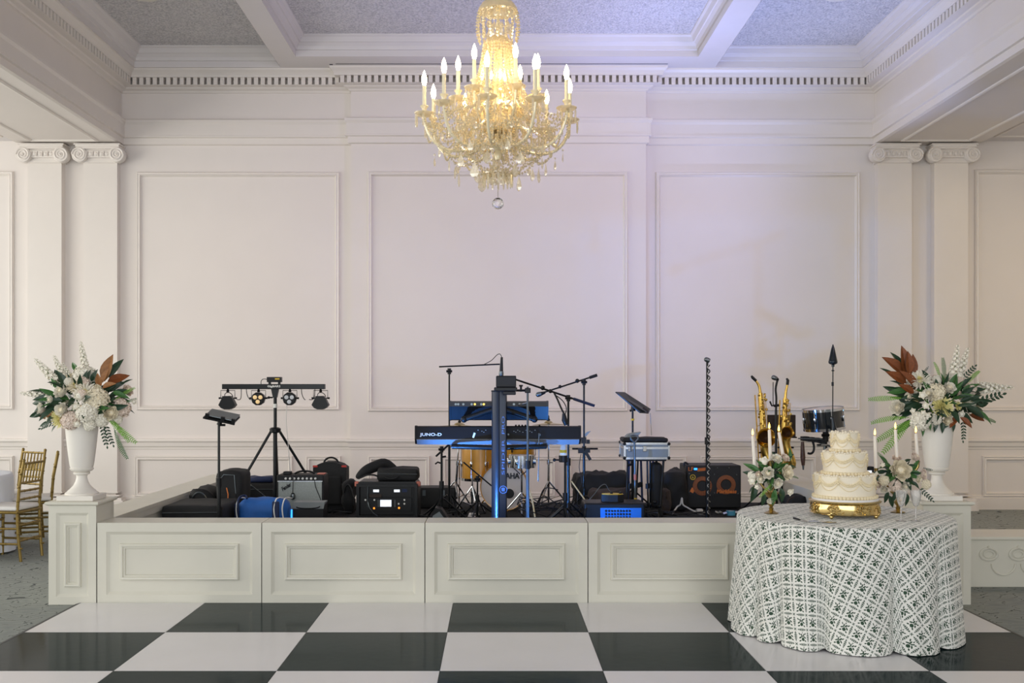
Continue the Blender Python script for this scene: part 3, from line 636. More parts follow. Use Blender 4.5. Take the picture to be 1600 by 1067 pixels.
# ------------------------------------------------------------------ urns and their big arrangements
M_URN = mat('matt_white_urn', '#ebe6dd', .5, var=.015, vscale=5)
def urn(xc, lab):
    Y = YSF+.175; z0 = .755; t = thing('urn', lab, 'urn', (xc, Y, z0), 'white urns on the pedestals'); k = 1/208.0
    MB().rbox(xc-.135, xc+.135, Y-.135, Y+.135, z0, z0+.038, .004).build('plinth', M_URN, t)
    MB().lathe([(.118, .038), (.120, .05), (.105, .058), (.100, .066), (.085, .078), (.060, .105), (.045, .135), (.038, .165), (.040, .182), (.058, .19), (.060, .20), (.050, .207)], 40, (xc, Y, z0)).build('foot', M_URN, t, True)
    MB().lathe([(.050, .205), (.072, .214), (.084, .225), (.086, .232), (.080, .236), (.086, .26), (.097, .34), (.108, .44), (.118, .54), (.123, .572), (.128, .578), (.128, .588), (.118, .588), (.112, .55), (.02, .54)], 44, (xc, Y, z0), cap=False).build('bowl', M_URN, t, True)
    return (xc, Y, z0+.575)
def arrangement(lab, c, blooms, blades, fill, seed, Y0=7.775, grp='big white flower arrangements in the urns'):
    random.seed(seed); c = Vector(c); t = thing('flower_arrangement', lab, 'flowers', c, grp)
    core = c+Vector((0, 0, .12))
    for (kind, px, py, r, dy) in blooms:
        p = P(px, py, Y0+dy); d = (p-core); d.normalize(); d = (d+Vector((0, -.75, .18))).normalized()
        rr = r*1.22*Y0/FPX; bloom(t, kind, p-d*rr*.4, rr, d)
    for (kind, ax, ay, bx, by, dya, dyb) in blades: blade(t, kind, P(ax, ay, Y0+dya), P(bx, by, Y0+dyb), rnd(-.3, .3))
    for i in range(fill[0]):                       # greenery between the blooms
        a = rnd(0, 2*pi); e = rnd(-.45, 1.1); d = Vector((cos(a)*cos(e)*1.25, sin(a)*cos(e)*.8, sin(e)))
        p = core+Vector((d.x*fill[1], d.y*fill[1], d.z*fill[2]+.03))*rnd(.25, .66); blade(t, random.choice(['leaf', 'leaf', 'leaf2', 'slim']), p, p+d.normalized()*rnd(.08, .15)+Vector((0, 0, rnd(-.05, .03))), rnd(-.9, .9))
    for i in range(14):                            # smaller blooms deeper in the bunch and round its far side
        a = rnd(0, 2*pi); e = rnd(-.1, 1.0); d = Vector((cos(a)*cos(e), sin(a)*cos(e)*.8, sin(e)*.8)); p = core+Vector((d.x*fill[1]*.72, d.y*fill[1]*.6+.02, d.z*fill[2]*.8+.03)); bloom(t, random.choice(['rose', 'hydw', 'chrys', 'rosec', 'button', 'hydb']), p, rnd(.035, .06), (d+Vector((0, -.2, .1))).normalized())
    st_ = MB()
    for i in range(9): st_.tube([c+Vector((rnd(-.06, .06), rnd(-.06, .06), -.02)), core+Vector((rnd(-.16, .16), rnd(-.1, .1), rnd(-.02, .12)))], .005, 5)
    st_.build('stems', M_STEM, t); return t
uL = urn(-3.105, 'tall white urn on the pedestal on the gold chair side'); uR = urn(3.315, 'tall white urn on the pedestal behind the cake table')
arrangement('white flowers with copper magnolia leaves in the urn on the gold chair side', uL, [
    ('hydw', 132, 587, 17, -.02), ('chrysy', 118, 601, 13, -.10), ('chrys', 133, 612, 15, -.16), ('hyd', 151, 624, 18, -.12), ('hydw', 136, 645, 15, -.17), ('rose', 97, 612, 13, -.10),
    ('bud', 66, 639, 11, -.02), ('chrysl', 91, 654, 13, -.14), ('rose', 98, 640, 12, -.15), ('hydb', 109, 657, 14, -.13), ('button', 119, 635, 7, -.18), ('button', 123, 650, 5, -.2), ('button', 121, 662, 6, -.18),
    ('button', 75, 655, 5, -.08), ('rosec', 172, 645, 12, -.12), ('hydb', 190, 638, 14, -.02), ('roseb', 198, 611, 10, .04), ('button', 209, 628, 5, 0), ('hydw', 159, 657, 10, -.12), ('hydw', 140, 664, 9, -.15), ('rosec', 108, 592, 10, .02), ('hydw', 182, 655, 9, -.05)],
    [('delph', 95, 604, 54, 560, 0, .02), ('delph2', 102, 596, 84, 555, .03, .05), ('delph', 134, 580, 126, 533, 0, .03), ('delph2', 82, 618, 31, 614, 0, .0), ('delph2', 112, 592, 97, 566, .03, .05),
     ('mag', 163, 596, 174, 553, -.04, -.03), ('mag', 160, 598, 168, 575, -.09, -.10), ('mag', 156, 606, 152, 583, -.08, -.10), ('mag', 160, 606, 180, 598, -.10, -.13), ('rust', 168, 596, 202, 586, -.02, .0), ('leaf', 170, 590, 189, 559, .0, .02),
     ('mag', 90, 650, 58, 648, -.06, -.02), ('leaf', 98, 626, 68, 625, -.12, -.15), ('leaf', 72, 630, 47, 628, 0, .02), ('leaf2', 124, 582, 109, 564, .02, .05), ('slim', 82, 657, 57, 667, -.03, 0), ('slim', 90, 662, 77, 674, -.05, -.04), ('slim', 70, 648, 46, 650, 0, 0),
     ('fern', 168, 654, 209, 690, -.12, -.16), ('fern', 176, 656, 200, 688, -.10, -.14), ('fernd', 178, 668, 195, 716, -.08, -.10), ('fern', 180, 624, 208, 606, -.05, -.06), ('fernd', 186, 634, 212, 622, -.03, 0), ('pin', 160, 660, 166, 697, -.05, -.03), ('pin', 164, 662, 176, 695, -.02, 0), ('pin', 96, 658, 62, 668, -.05, 0),
     ('slim', 190, 600, 206, 590, 0, .03), ('leaf2', 176, 612, 200, 620, -.1, -.12), ('leaf', 140, 600, 158, 612, -.02, -.15), ('leaf', 118, 620, 106, 634, -.08, -.16), ('leaf', 150, 646, 170, 634, -.12, -.16)], (150, .36, .30), 21)
arrangement('white flowers with rust magnolia leaves in the urn behind the cake table', uR, [
    ('chrys', 1437, 592, 15, -.1), ('chrys', 1514, 625, 15, -.06), ('chrysl', 1473, 635, 14, -.16), ('rose', 1482, 607, 11, -.12), ('hyd', 1462, 612, 14, -.12), ('bud', 1404, 637, 13, -.06), ('hydw', 1437, 658, 14, -.14), ('button', 1442, 618, 7, -.16),
    ('roseb', 1461, 594, 10, -.04), ('button', 1447, 634, 6, -.17), ('button', 1443, 645, 5, -.17), ('button', 1449, 649, 6, -.17), ('button', 1501, 647, 7, -.1), ('chrysl', 1498, 634, 6, -.12), ('button', 1427, 642, 5, -.12), ('chrysy', 1484, 645, 8, -.14), ('hydw', 1495, 590, 12, .02), ('hydb', 1516, 608, 10, 0), ('hydw', 1462, 655, 9, -.13), ('rosec', 1480, 657, 8, -.14), ('chrys', 1452, 664, 8, -.13), ('roseb', 1500, 620, 9, -.06)],
    [('delph', 1489, 592, 1497, 538, 0, .02), ('delph2', 1496, 594, 1513, 543, .02, .05), ('delph', 1486, 590, 1484, 566, .03, .04), ('delph2', 1524, 608, 1584, 605, 0, .02), ('delph', 1520, 602, 1560, 600, .04, .06),
     ('rust', 1412, 584, 1381, 557, -.04, -.08), ('rust', 1416, 586, 1411, 540, -.05, -.07), ('rust', 1420, 584, 1420, 549, -.06, -.10), ('rust', 1416, 598, 1386, 580, -.08, -.12), ('rust', 1432, 608, 1408, 578, -.08, -.13), ('rust', 1428, 614, 1405, 600, -.09, -.12), ('rust', 1424, 588, 1428, 553, -.02, -.02), ('leaf', 1412, 580, 1397, 548, .0, .01), ('slim', 1402, 590, 1378, 572, -.02, 0),
     ('fern', 1412, 622, 1360, 623, -.06, -.04), ('fern', 1420, 652, 1364, 657, -.08, -.06), ('fern', 1426, 654, 1382, 704, -.12, -.16), ('fern', 1422, 656, 1372, 688, -.06, -.08), ('fernd', 1476, 600, 1474, 560, .0, .0), ('fern', 1470, 598, 1462, 566, .02, .04), ('fern', 1504, 606, 1530, 578, .02, .04), ('fernd', 1528, 650, 1557, 659, 0, 0),
     ('pin', 1520, 632, 1568, 615, -.02, 0), ('pin', 1500, 596, 1524, 572, .0, .02), ('pin', 1504, 655, 1506, 688, -.08, -.08), ('pin', 1440, 586, 1450, 574, 0, 0), ('rust', 1496, 650, 1484, 668, -.14, -.16), ('rust', 1500, 652, 1520, 668, -.12, -.14), ('rust', 1514, 648, 1540, 657, -.05, -.05), ('leaf', 1516, 640, 1540, 640, -.04, -.02), ('leaf2', 1418, 610, 1388, 612, -.06, -.05), ('leaf', 1424, 620, 1394, 606, -.02, -.02),
     ('leaf', 1460, 640, 1480, 650, -.14, -.2), ('leaf', 1462, 652, 1462, 674, -.12, -.16), ('leaf', 1472, 654, 1474, 676, -.12, -.15), ('leaf2', 1440, 660, 1444, 680, -.10, -.14), ('leaf', 1488, 656, 1492, 674, -.10, -.13), ('leaf2', 1450, 648, 1430, 668, -.1, -.12), ('leaf', 1476, 640, 1460, 658, -.12, -.18), ('leaf2', 1450, 656, 1456, 672, -.14, -.16), ('leaf', 1486, 652, 1478, 668, -.12, -.16), ('slim', 1430, 654, 1400, 668, -.06, -.04), ('slim', 1426, 660, 1396, 678, -.06, -.06), ('leaf', 1530, 636, 1546, 628, 0, 0)], (150, .36, .30), 22)
# ------------------------------------------------------------------ cake table with printed cloth
class E:                                           # tiny expression builder over math nodes
    def __init__(s, nt, k): s.nt, s.k = nt, k
    def op(s, o, *a):
        n = s.nt.nodes.new('ShaderNodeMath'); n.operation = o
        for i, x in enumerate((s,)+a):
            if isinstance(x, E): s.nt.links.new(x.k, n.inputs[i])
            else: n.inputs[i].default_value = x
        return E(s.nt, n.outputs[0])
    def __add__(s, o): return s.op('ADD', o)
    def __sub__(s, o): return s.op('SUBTRACT', o)
    def __mul__(s, o): return s.op('MULTIPLY', o)
    def abs(s): return s.op('ABSOLUTE')
    def fract(s): return s.op('FRACT')
    def lt(s, o): return s.op('LESS_THAN', o)
    def min(s, o): return s.op('MINIMUM', o)
    def max(s, o): return s.op('MAXIMUM', o)
    def sqrt(s): return s.op('SQRT')
def cloth_print():
    m = mat('white_cloth_with_green_block_print', '#e6e6df', .85, var=0, sheen=.3); nt = m.node_tree; b = nt.nodes['Principled BSDF']
    uv = nt.nodes.new('ShaderNodeUVMap'); uv.uv_map = 'cloth'
    mp = nt.nodes.new('ShaderNodeMapping'); mp.inputs['Rotation'].default_value = (0, 0, R(38)); mp.inputs['Scale'].default_value = (1/.086, 1/.086, 1)
    nz = nt.nodes.new('ShaderNodeTexNoise'); nz.inputs['Scale'].default_value = 60; nz.inputs['Detail'].default_value = 2
    nt.links.new(uv.outputs[0], mp.inputs[0]); nt.links.new(uv.outputs[0], nz.inputs['Vector'])
    sx = nt.nodes.new('ShaderNodeSeparateXYZ'); nt.links.new(mp.outputs[0], sx.inputs[0]); jit = (E(nt, nz.outputs['Fac'])-.5)*.05
    fx = (E(nt, sx.outputs[0])).fract()-.5; fy = (E(nt, sx.outputs[1])).fract()-.5
    mot = None                                     # bunch of leaves and a flower in the middle of each cell
    for (x, y, an, ra, rb) in [(.03, -.14, 0, .135, .12), (-.17, -.03, 35, .11, .05), (.21, -.02, -35, .11, .05), (-.07, .12, 100, .12, .05), (.10, .13, 60, .12, .05), (-.22, .20, 135, .085, .04), (.25, .21, 45, .085, .04), (.01, .29, 90, .07, .035), (-.20, -.25, 25, .085, .045), (.24, -.25, -30, .085, .045), (.02, .02, 85, .16, .014)]:
        ca, sa = cos(R(an)), sin(R(an)); dx = fx-x; dy = fy-y; u = (dx*ca+dy*sa)*(1/ra); w = (dy*ca-dx*sa)*(1/rb)
        d = ((u*u+w*w).sqrt()-1.0)*min(ra, rb); mot = d if mot is None else mot.min(d)
    flower = (mot+jit).lt(.0)
    ex = (fx.abs()*-1)+.5; ey = (fy.abs()*-1)+.5
    def leaf(e, f):
        w = (((f-.02)*(f-.02))*-.70)+.095; body = e.lt(w); ch_ = ((f*8.0+e*7.0).fract()).lt(.60); spine = e.lt(.012)
        return body*((ch_+spine).min(1.0))*(f.abs().lt(.37))
    cross = ((ex-ey).abs().lt(.034))*(ex.max(ey).lt(.085))
    fac = flower.max(leaf(ex, fy)).max(leaf(ey, fx)).max(cross)
    mx = nt.nodes.new('ShaderNodeMix'); mx.data_type = 'RGBA'; mx.inputs[6].default_value = lin('#e9e8e1'); mx.inputs[7].default_value = lin('#2b4733')
    nt.links.new(fac.k, mx.inputs[0]); nt.links.new(mx.outputs[2], b.inputs['Base Color']); return m
TC = Vector((2.286, 6.80, 0)); TR, TH = .675, .755
M_WOODT = mat('plywood_table', '#a98a60', .6, var=.15, vscale=8)
t = thing('round_table', 'round folding table hidden under the green printed cloth', 'table', TC)
MB().lathe([(TR-.015, TH-.03), (TR-.01, TH-.01), (TR-.02, TH-.004)], 64, TC).build('table_top', M_WOODT, t)
for k in range(4):
    a = pi/4+k*pi/2; MB().tube([TC+Vector((.42*cos(a), .42*sin(a), TH-.03)), TC+Vector((.46*cos(a), .46*sin(a), .014))], .014, 8).build('leg', M_EDGE, t)
def tablecloth(name, c, TR, TH, m, nfold, seed, amp=.05, flare=.02, NA=360):
    random.seed(seed); mb = MB(); uvs = []; rings = []
    for i in range(9): rings.append((TR*(i+.001)/8.3, 0))
    for i in range(29): rings.append((TR, (TH-.016)*i/28))
    ws = [rnd(.55, 1.5) for _ in range(nfold)]; tot = sum(ws); ed = [0.3]
    for w in ws: ed.append(ed[-1]+2*pi*w/tot)
    deep = [rnd(.55, 1.25) for _ in range(nfold)]; lean = [rnd(-.16, .16) for _ in range(nfold)]
    for ri, (r, s) in enumerate(rings):
        q = s/TH
        for k in range(NA):
            a = .3+2*pi*k/NA; j = 0
            while j < nfold-1 and a >= ed[j+1]: j += 1
            wd_ = ed[j+1]-ed[j]; t = (a-ed[j])/wd_-.5; dp = deep[j] if abs(t) < .25 else (deep[j]*(1-(abs(t)-.25)*2)+deep[(j+(1 if t > 0 else -1)) % nfold]*(abs(t)-.25)*2)
            prof = 1-2.1*abs(2*t)**2.6; g = amp*(q**1.1)*dp*prof*min(1.3, wd_/(2*pi/nfold))
            aa = a+lean[j]*q*q*(1-abs(2*t))*.5
            rr = r if ri < 9 else TR+.008*min(1, s/.02)+flare*q+g+.004*q*sin(31*a+3*sin(5*a))
            if ri >= 9 and s < .03: z = TH+.004-.3*s-((s/.03)**2)*.021
            else: z = TH+.004-s
            if ri < 9: z = TH+.004
            if ri >= 9 and q > .85: z += (q-.85)*.25*max(0, -prof)*.4
            mb.v.append((c[0]+rr*cos(aa), c[1]+rr*sin(aa), max(z, .016)))
            fr = r if ri < 9 else TR+s; kk = TR/fr if ri >= 9 else 1; kk = kk+(1-kk)*.25; T = .40
            tl = kk*t if abs(t) < T else math.copysign(kk*T+(.5-kk*T)*(abs(t)-T)/(.5-T), t)
            ph_ = ed[j]+wd_*(tl+.5); uvs.append((fr*cos(ph_), fr*sin(ph_)))
    n = len(rings)
    for i in range(n-1):
        for k in range(NA): mb.f.append((i*NA+k, i*NA+(k+1) % NA, (i+1)*NA+(k+1) % NA, (i+1)*NA+k)); mb.m.append(0)
    mb.f.append(tuple(range(NA))[::-1]); mb.m.append(0)
    o = mb.build(name, m, None, True)
    o.data.set_sharp_from_angle(angle=R(180))
    ul = o.data.uv_layers.new(name='cloth')
    for l in o.data.loops: ul.data[l.index].uv = uvs[l.vertex_index]
    return o
o = tablecloth('tablecloth', TC, TR, TH, cloth_print(), 13, 5, amp=.045, flare=.03)
tag(o, 'white tablecloth with green block-printed lattice draped over the cake table', 'tablecloth')
ZTT = TH+.006
# ------------------------------------------------------------------ gold stand and three-tier cake
M_GOLD = mat('polished_gold', '#cdb478', .14, 1, var=.12, vscale=30)
M_ICING = mat('ivory_buttercream', '#f2e8d2', .6, var=.02, vscale=20, bump=.08, bscale=60)
M_PIPING = mat('cream_piping', '#eedfbb', .6, var=.04, vscale=30)
M_BOARD = mat('white_cake_board', '#eceaea', .5, var=.01)
CX, CY = P(1320, 800, 6.72).x, 6.72
t = thing('cake_stand', 'round polished gold cake stand with embossed roses and scroll feet', 'cake stand', (CX, CY, ZTT))
MB().lathe([(.212, .022), (.222, .026), (.215, .034), (.212, .088), (.224, .098), (.226, .104), (.218, .108), (.0005, .108)], 72, (CX, CY, ZTT)).build('drum', M_GOLD, t, True)
random.seed(3)
for k in range(8):
    a = 2*pi*k/8+.2; mb = MB()
    for i in range(26):
        u, v = random.gauss(0, .030), random.gauss(0, .013); v = max(-.024, min(.024, v)); aa = a+u/.213
        mb.ball((CX+.214*cos(aa), CY+.214*sin(aa), ZTT+.062+v), rnd(.005, .010), 6, 4)
    mb.build('embossed_rose_cluster', M_GOLD, t, True)
for k in range(4):
    a = pi/4+k*pi/2+.06; p = Vector((CX+.205*cos(a), CY+.205*sin(a), ZTT)); mb = MB().ball(p+Vector((0, 0, .012)), .014, 8, 6).ball(p+Vector((.012, 0, .026)), .013, 8, 6).ball(p+Vector((-.012, 0, .026)), .013, 8, 6).ball(p+Vector((0, 0, .034)), .014, 8, 6)
    mb.build('scroll_foot', M_GOLD, t, True)
zc0 = ZTT+.109
ck = thing('tiered_cake', 'three-tier ivory wedding cake with piped swags on the gold stand', 'cake', (CX, CY, zc0))
MB().lathe([(.208, .0), (.208, .012), (.206, .013), (.001, .013)], 64, (CX, CY, zc0)).build('cake_board', M_BOARD, ck, True)
zz = zc0+.013
for ti, (r, h, nsw) in enumerate([(.190, .150, 9), (.136, .145, 7), (.084, .128, 6)]):
    tier = MB().lathe([(r, 0), (r, h-.012), (r-.004, h-.004), (r-.012, h), (.001, h)], 72, (CX, CY, zz)).build('tier', M_ICING, ck, True)
    pb = MB(); nb = int(2*pi*r/.021)
    for k in range(nb):
        a = 2*pi*k/nb; pb.ball((CX+(r+.005)*cos(a), CY+(r+.005)*sin(a), zz+.010), .0125, 8, 5)
    pb.build('piped_base_border', M_PIPING, tier, True)
    tb_ = MB(); nb = int(2*pi*r/.017)
    for k in range(nb):
        a = 2*pi*k/nb; tb_.ball((CX+(r-.004)*cos(a), CY+(r-.004)*sin(a), zz+h-.002+.004*sin(k*2.1)), .0085, 6, 4)
    tb_.build('piped_top_border', M_ICING, tier, True)
    for k in range(nsw):
        a0, a1 = 2*pi*k/nsw+.25*ti, 2*pi*(k+1)/nsw+.25*ti; mb = MB()
        for (dz, dep, rad) in ((-.020, .034, .0060), (-.032, .036, .0042), (-.048, .046, .0030)):
            pts = []
            for i in range(17):
                s = i/16; a = a0+(a1-a0)*s; rr = r+.003+.002*sin(i*3); z = zz+h+dz-dep*4*s*(1-s); pts.append((CX+rr*cos(a), CY+rr*sin(a), z))
            mb.tube(pts, rad, 5)
        for i in range(13):                        # ruffle fringe between the two cords
            s = (i+1)/14; a = a0+(a1-a0)*s; z = zz+h-.026-.035*4*s*(1-s); mb.ball((CX+(r+.004)*cos(a), CY+(r+.004)*sin(a), z), .0052, 5, 4)
        for dz in (-.014, -.030, -.046): mb.ball((CX+(r+.006)*cos(a0), CY+(r+.006)*sin(a0), zz+h+dz), .0085, 6, 4)
        mb.build('piped_swag', M_PIPING, tier, True)
    zz += h
# ------------------------------------------------------------------ candle centrepieces
M_TAPER = mat('white_taper_wax', '#f3ebdf', .45, var=.01)
M_FLAME = mat('candle_flame', '#ffd98a', .5, var=0, emit='#ffb648', estr=9)
M_WICK = mat('wick', '#2a2420', .9)
def centrepiece(lab, glab, px, Yc, candles, blooms, blades, seed, base_y=None):
    random.seed(seed); xc = (px-VX)*Yc/FPX; c = Vector((xc, Yc, ZTT))
    t = thing('candle_holder', lab, 'candle holder', c, 'candle centrepieces on the cake table')
    MB().lathe([(.045, 0), (.048, .004), (.030, .010), (.012, .022), (.017, .032), (.010, .044), (.022, .060), (.030, .074), (.012, .088), (.018, .100), (.034, .118), (.05, .135), (.052, .142), (.01, .140)], 24, c).build('pedestal_base', M_GOLDS, t, True)
    for i, (bx, by, tx, ty, dy) in enumerate(candles):
        a, b = P(bx, by, Yc+dy), P(tx, ty, Yc+dy*.9)
        k = thing('taper_candle', ['first', 'middle and tallest', 'third'][i]+' lit white taper candle from the left among the '+glab+' flowers', 'candle', a, 'lit taper candles')
        ks = a+Vector((0, 0, -.03)); MB().tube([c+Vector((0, 0, .135)), c.lerp(ks, .5)+Vector((0, 0, .05)), ks, a+Vector((0, 0, .012))], [.007, .007, .010, .015], 10).build('candle_arm', M_GOLDS, t, True)
        MB().tube([a, a.lerp(b, .5), b-(b-a).normalized()*.006, b], [.0125, .0115, .0098, .006], 14).build('taper', M_TAPER, k, True)
        MB().tube([b, b+Vector((.001, 0, .010))], .0014, 5).build('wick', M_WICK, k)
        MB().lathe([(.001, 0), (.006, .006), (.0072, .013), (.005, .026), (.0008, .042)], 10, b+Vector((0, 0, .005))).build('flame', M_FLAME, k, True)
    f = thing('table_flowers', 'low cluster of '+glab+' flowers and trailing green leaves around the candles', 'flowers', c+Vector((0, 0, .142)), 'flowers round the candle centrepieces'); core = P(px, 738, Yc)
    for (kind, x, y, r, dy) in blooms:
        p = P(x, y, Yc+dy); d = ((p-core).normalized()+Vector((0, -.8, .2))).normalized(); rr = r*Yc/FPX*1.38; bloom(f, kind, p-d*rr*.4, rr, d)
    for (kind, ax, ay, bx, by, da, db) in blades: blade(f, kind, P(ax, ay, Yc+da), P(bx, by, Yc+db), rnd(-.3, .3))
    for i in range(80):
        a = rnd(0, 2*pi); e = rnd(-.7, .9); d = Vector((cos(a)*cos(e), sin(a)*cos(e)*.8, sin(e)*.8)); p = core+d*rnd(.02, .085); blade(f, random.choice(['leaf', 'leaf2', 'slim', 'leaf2']), p, p+d.normalized()*rnd(.05, .09)+Vector((0, 0, rnd(-.03, .01))), rnd(-.9, .9))
    sm = MB()
    for i in range(7): sm.tube([c+Vector((0, 0, .14)), core+Vector((rnd(-.06, .06), rnd(-.04, .04), rnd(-.03, .05)))], .0025, 5)
    sm.build('stems', M_STEM, f)
M_GOLDS = mat('antique_brass', '#a8925c', .28, 1, var=.15, vscale=30)
centrepiece('small brass candle holder among white flowers on the saxophone side of the cake', 'white ranunculus', 1205, 6.86,
    [(1180, 737, 1176, 681, .02), (1204, 722, 1202, 671, .04), (1224, 716, 1217, 675, .03)],
    [('rosec', 1228, 738, 11, -.06), ('rose', 1200, 739, 9, -.08), ('button', 1194, 722, 8, -.02), ('rose', 1213, 718, 8, -.04), ('roseb', 1226, 716, 7, -.02), ('hydw', 1175, 743, 6, -.02), ('button', 1176, 751, 6, -.03), ('rose', 1189, 748, 6, -.06), ('rose', 1214, 754, 8, -.06), ('button', 1234, 768, 6, -.04), ('bud', 1204, 781, 6, -.05), ('roseb', 1186, 741, 5, -.05), ('button', 1183, 760, 4, -.05)],
    [('leaf2', 1188, 738, 1163, 722, -.02, 0), ('leaf', 1186, 744, 1162, 736, 0, 0), ('leaf2', 1232, 722, 1237, 700, 0, 0), ('leaf', 1228, 718, 1240, 708, 0, 0), ('leaf', 1180, 756, 1176, 786, -.02, -.03), ('slim', 1176, 760, 1170, 770, 0, 0), ('fern', 1206, 755, 1188, 776, -.06, -.08), ('fernd', 1228, 742, 1248, 746, -.04, -.04), ('leaf', 1220, 762, 1224, 786, -.06, -.06), ('leaf', 1194, 770, 1192, 792, -.06, -.05), ('leaf2', 1212, 764, 1206, 790, -.08, -.08), ('leaf', 1230, 730, 1246, 728, -.02, 0), ('leaf', 1216, 724, 1208, 706, 0, 0), ('leaf2', 1208, 766, 1216, 782, -.08, -.09)], 31)
centrepiece('small brass candle holder among blush flowers behind the wine glasses', 'blush rose', 1403, 6.90,
    [(1369, 734, 1367, 681, .02), (1402, 726, 1399, 671, .0), (1434, 722, 1431, 677, .03)],
    [('rosec', 1406, 735, 15, -.08), ('rose', 1414, 759, 7, -.08), ('roseb', 1401, 717, 7, 0), ('roseb', 1429, 715, 8, 0), ('hyd', 1381, 751, 7, -.04), ('hydb', 1399, 759, 8, -.06), ('bud', 1382, 764, 6, -.04), ('roseb', 1441, 741, 8, -.02), ('hyd', 1447, 757, 7, -.02), ('button', 1380, 727, 4, -.02), ('roseb', 1373, 757, 5, -.02), ('rosec', 1434, 748, 6, -.04), ('button', 1370, 740, 4, 0)],
    [('fernd', 1392, 730, 1373, 708, 0, 0), ('leaf', 1386, 726, 1376, 710, 0, .02), ('leaf2', 1424, 736, 1436, 718, -.05, -.06), ('leaf', 1412, 722, 1424, 716, 0, 0), ('pin', 1434, 762, 1458, 782, -.04, -.04), ('pin', 1440, 732, 1456, 734, 0, 0), ('leaf', 1388, 768, 1382, 786, -.05, -.05), ('leaf', 1390, 774, 1396, 794, -.05, -.05), ('leaf', 1398, 768, 1396, 786, -.06, -.06), ('leaf', 1416, 770, 1418, 792, -.05, -.04), ('slim', 1372, 736, 1362, 740, 0, 0), ('leaf', 1380, 744, 1364, 752, -.03, -.02), ('leaf2', 1390, 752, 1400, 742, -.08, -.12), ('leaf', 1424, 752, 1438, 762, -.06, -.08)], 32)
# ------------------------------------------------------------------ wine glasses, knife and server
def glass_mat():
    m = mat('clear_cut_glass', '#ffffff', .06, var=0, trans=.86); m.node_tree.nodes['Principled BSDF'].inputs['IOR'].default_value = 1.35; return m
M_GLASS = glass_mat()
for px, lab in ((1408, 'etched stemmed wine glass nearer to the cake'), (1431, 'etched stemmed wine glass nearer to the table edge')):
    p = P(px, 813, 6.47); p.z = ZTT; t = thing('wine_glass', lab, 'wine glass', p, 'pair of stemmed glasses')
    MB().lathe([(.032, 0), (.033, .002), (.012, .006), (.004, .012)], 28, p).build('foot', M_GLASS, t, True)
    MB().lathe([(.004, .011), (.0035, .05), (.006, .06), (.0035, .07), (.005, .085)], 16, p).build('stem', M_GLASS, t, True)
    MB().lathe([(.004, .084), (.014, .096), (.024, .120), (.031, .155), (.035, .190), (.0335, .190), (.029, .155), (.022, .122), (.012, .100), (.002, .092)], 28, p, cap=False).build('bowl', M_GLASS, t, True)
M_STEEL = mat('bright_steel', '#c9c9c6', .12, 1, var=.05)
M_BLACKH = mat('black_handle', '#17181a', .35)
for nm, lab, a, b, w in (('cake_knife', 'silver cake knife with dark handle lying before the gold stand', P(1240, 804, 6.58), P(1262, 814, 6.40), .012), ('cake_server', 'silver cake server lying in front of the gold stand feet', P(1264, 813, 6.40), P(1308, 817, 6.36), .022)):
    a.z = b.z = ZTT+.004; t = thing(nm, lab, nm.split('_')[1], a, 'cake serving set'); d = (b-a).normalized(); q = a.lerp(b, .48); n_ = Vector((-d.y, d.x, 0))
    MB().tube([a, a.lerp(q, .3), a.lerp(q, .8), q], [.006, .0075, .006, .004], 8).build('handle', M_BLACKH if 'knife' in nm else M_STEEL, t, True)
    MB().prism([(0, -.4), (.35, -1), (.9, -.7), (1, 0), (.9, .7), (.35, 1), (0, .4)], lambda u, v, h: q.lerp(b, u)+n_*(v*w/1.0)+Vector((0, 0, h)), -.001, .001).build('blade', M_STEEL, t)
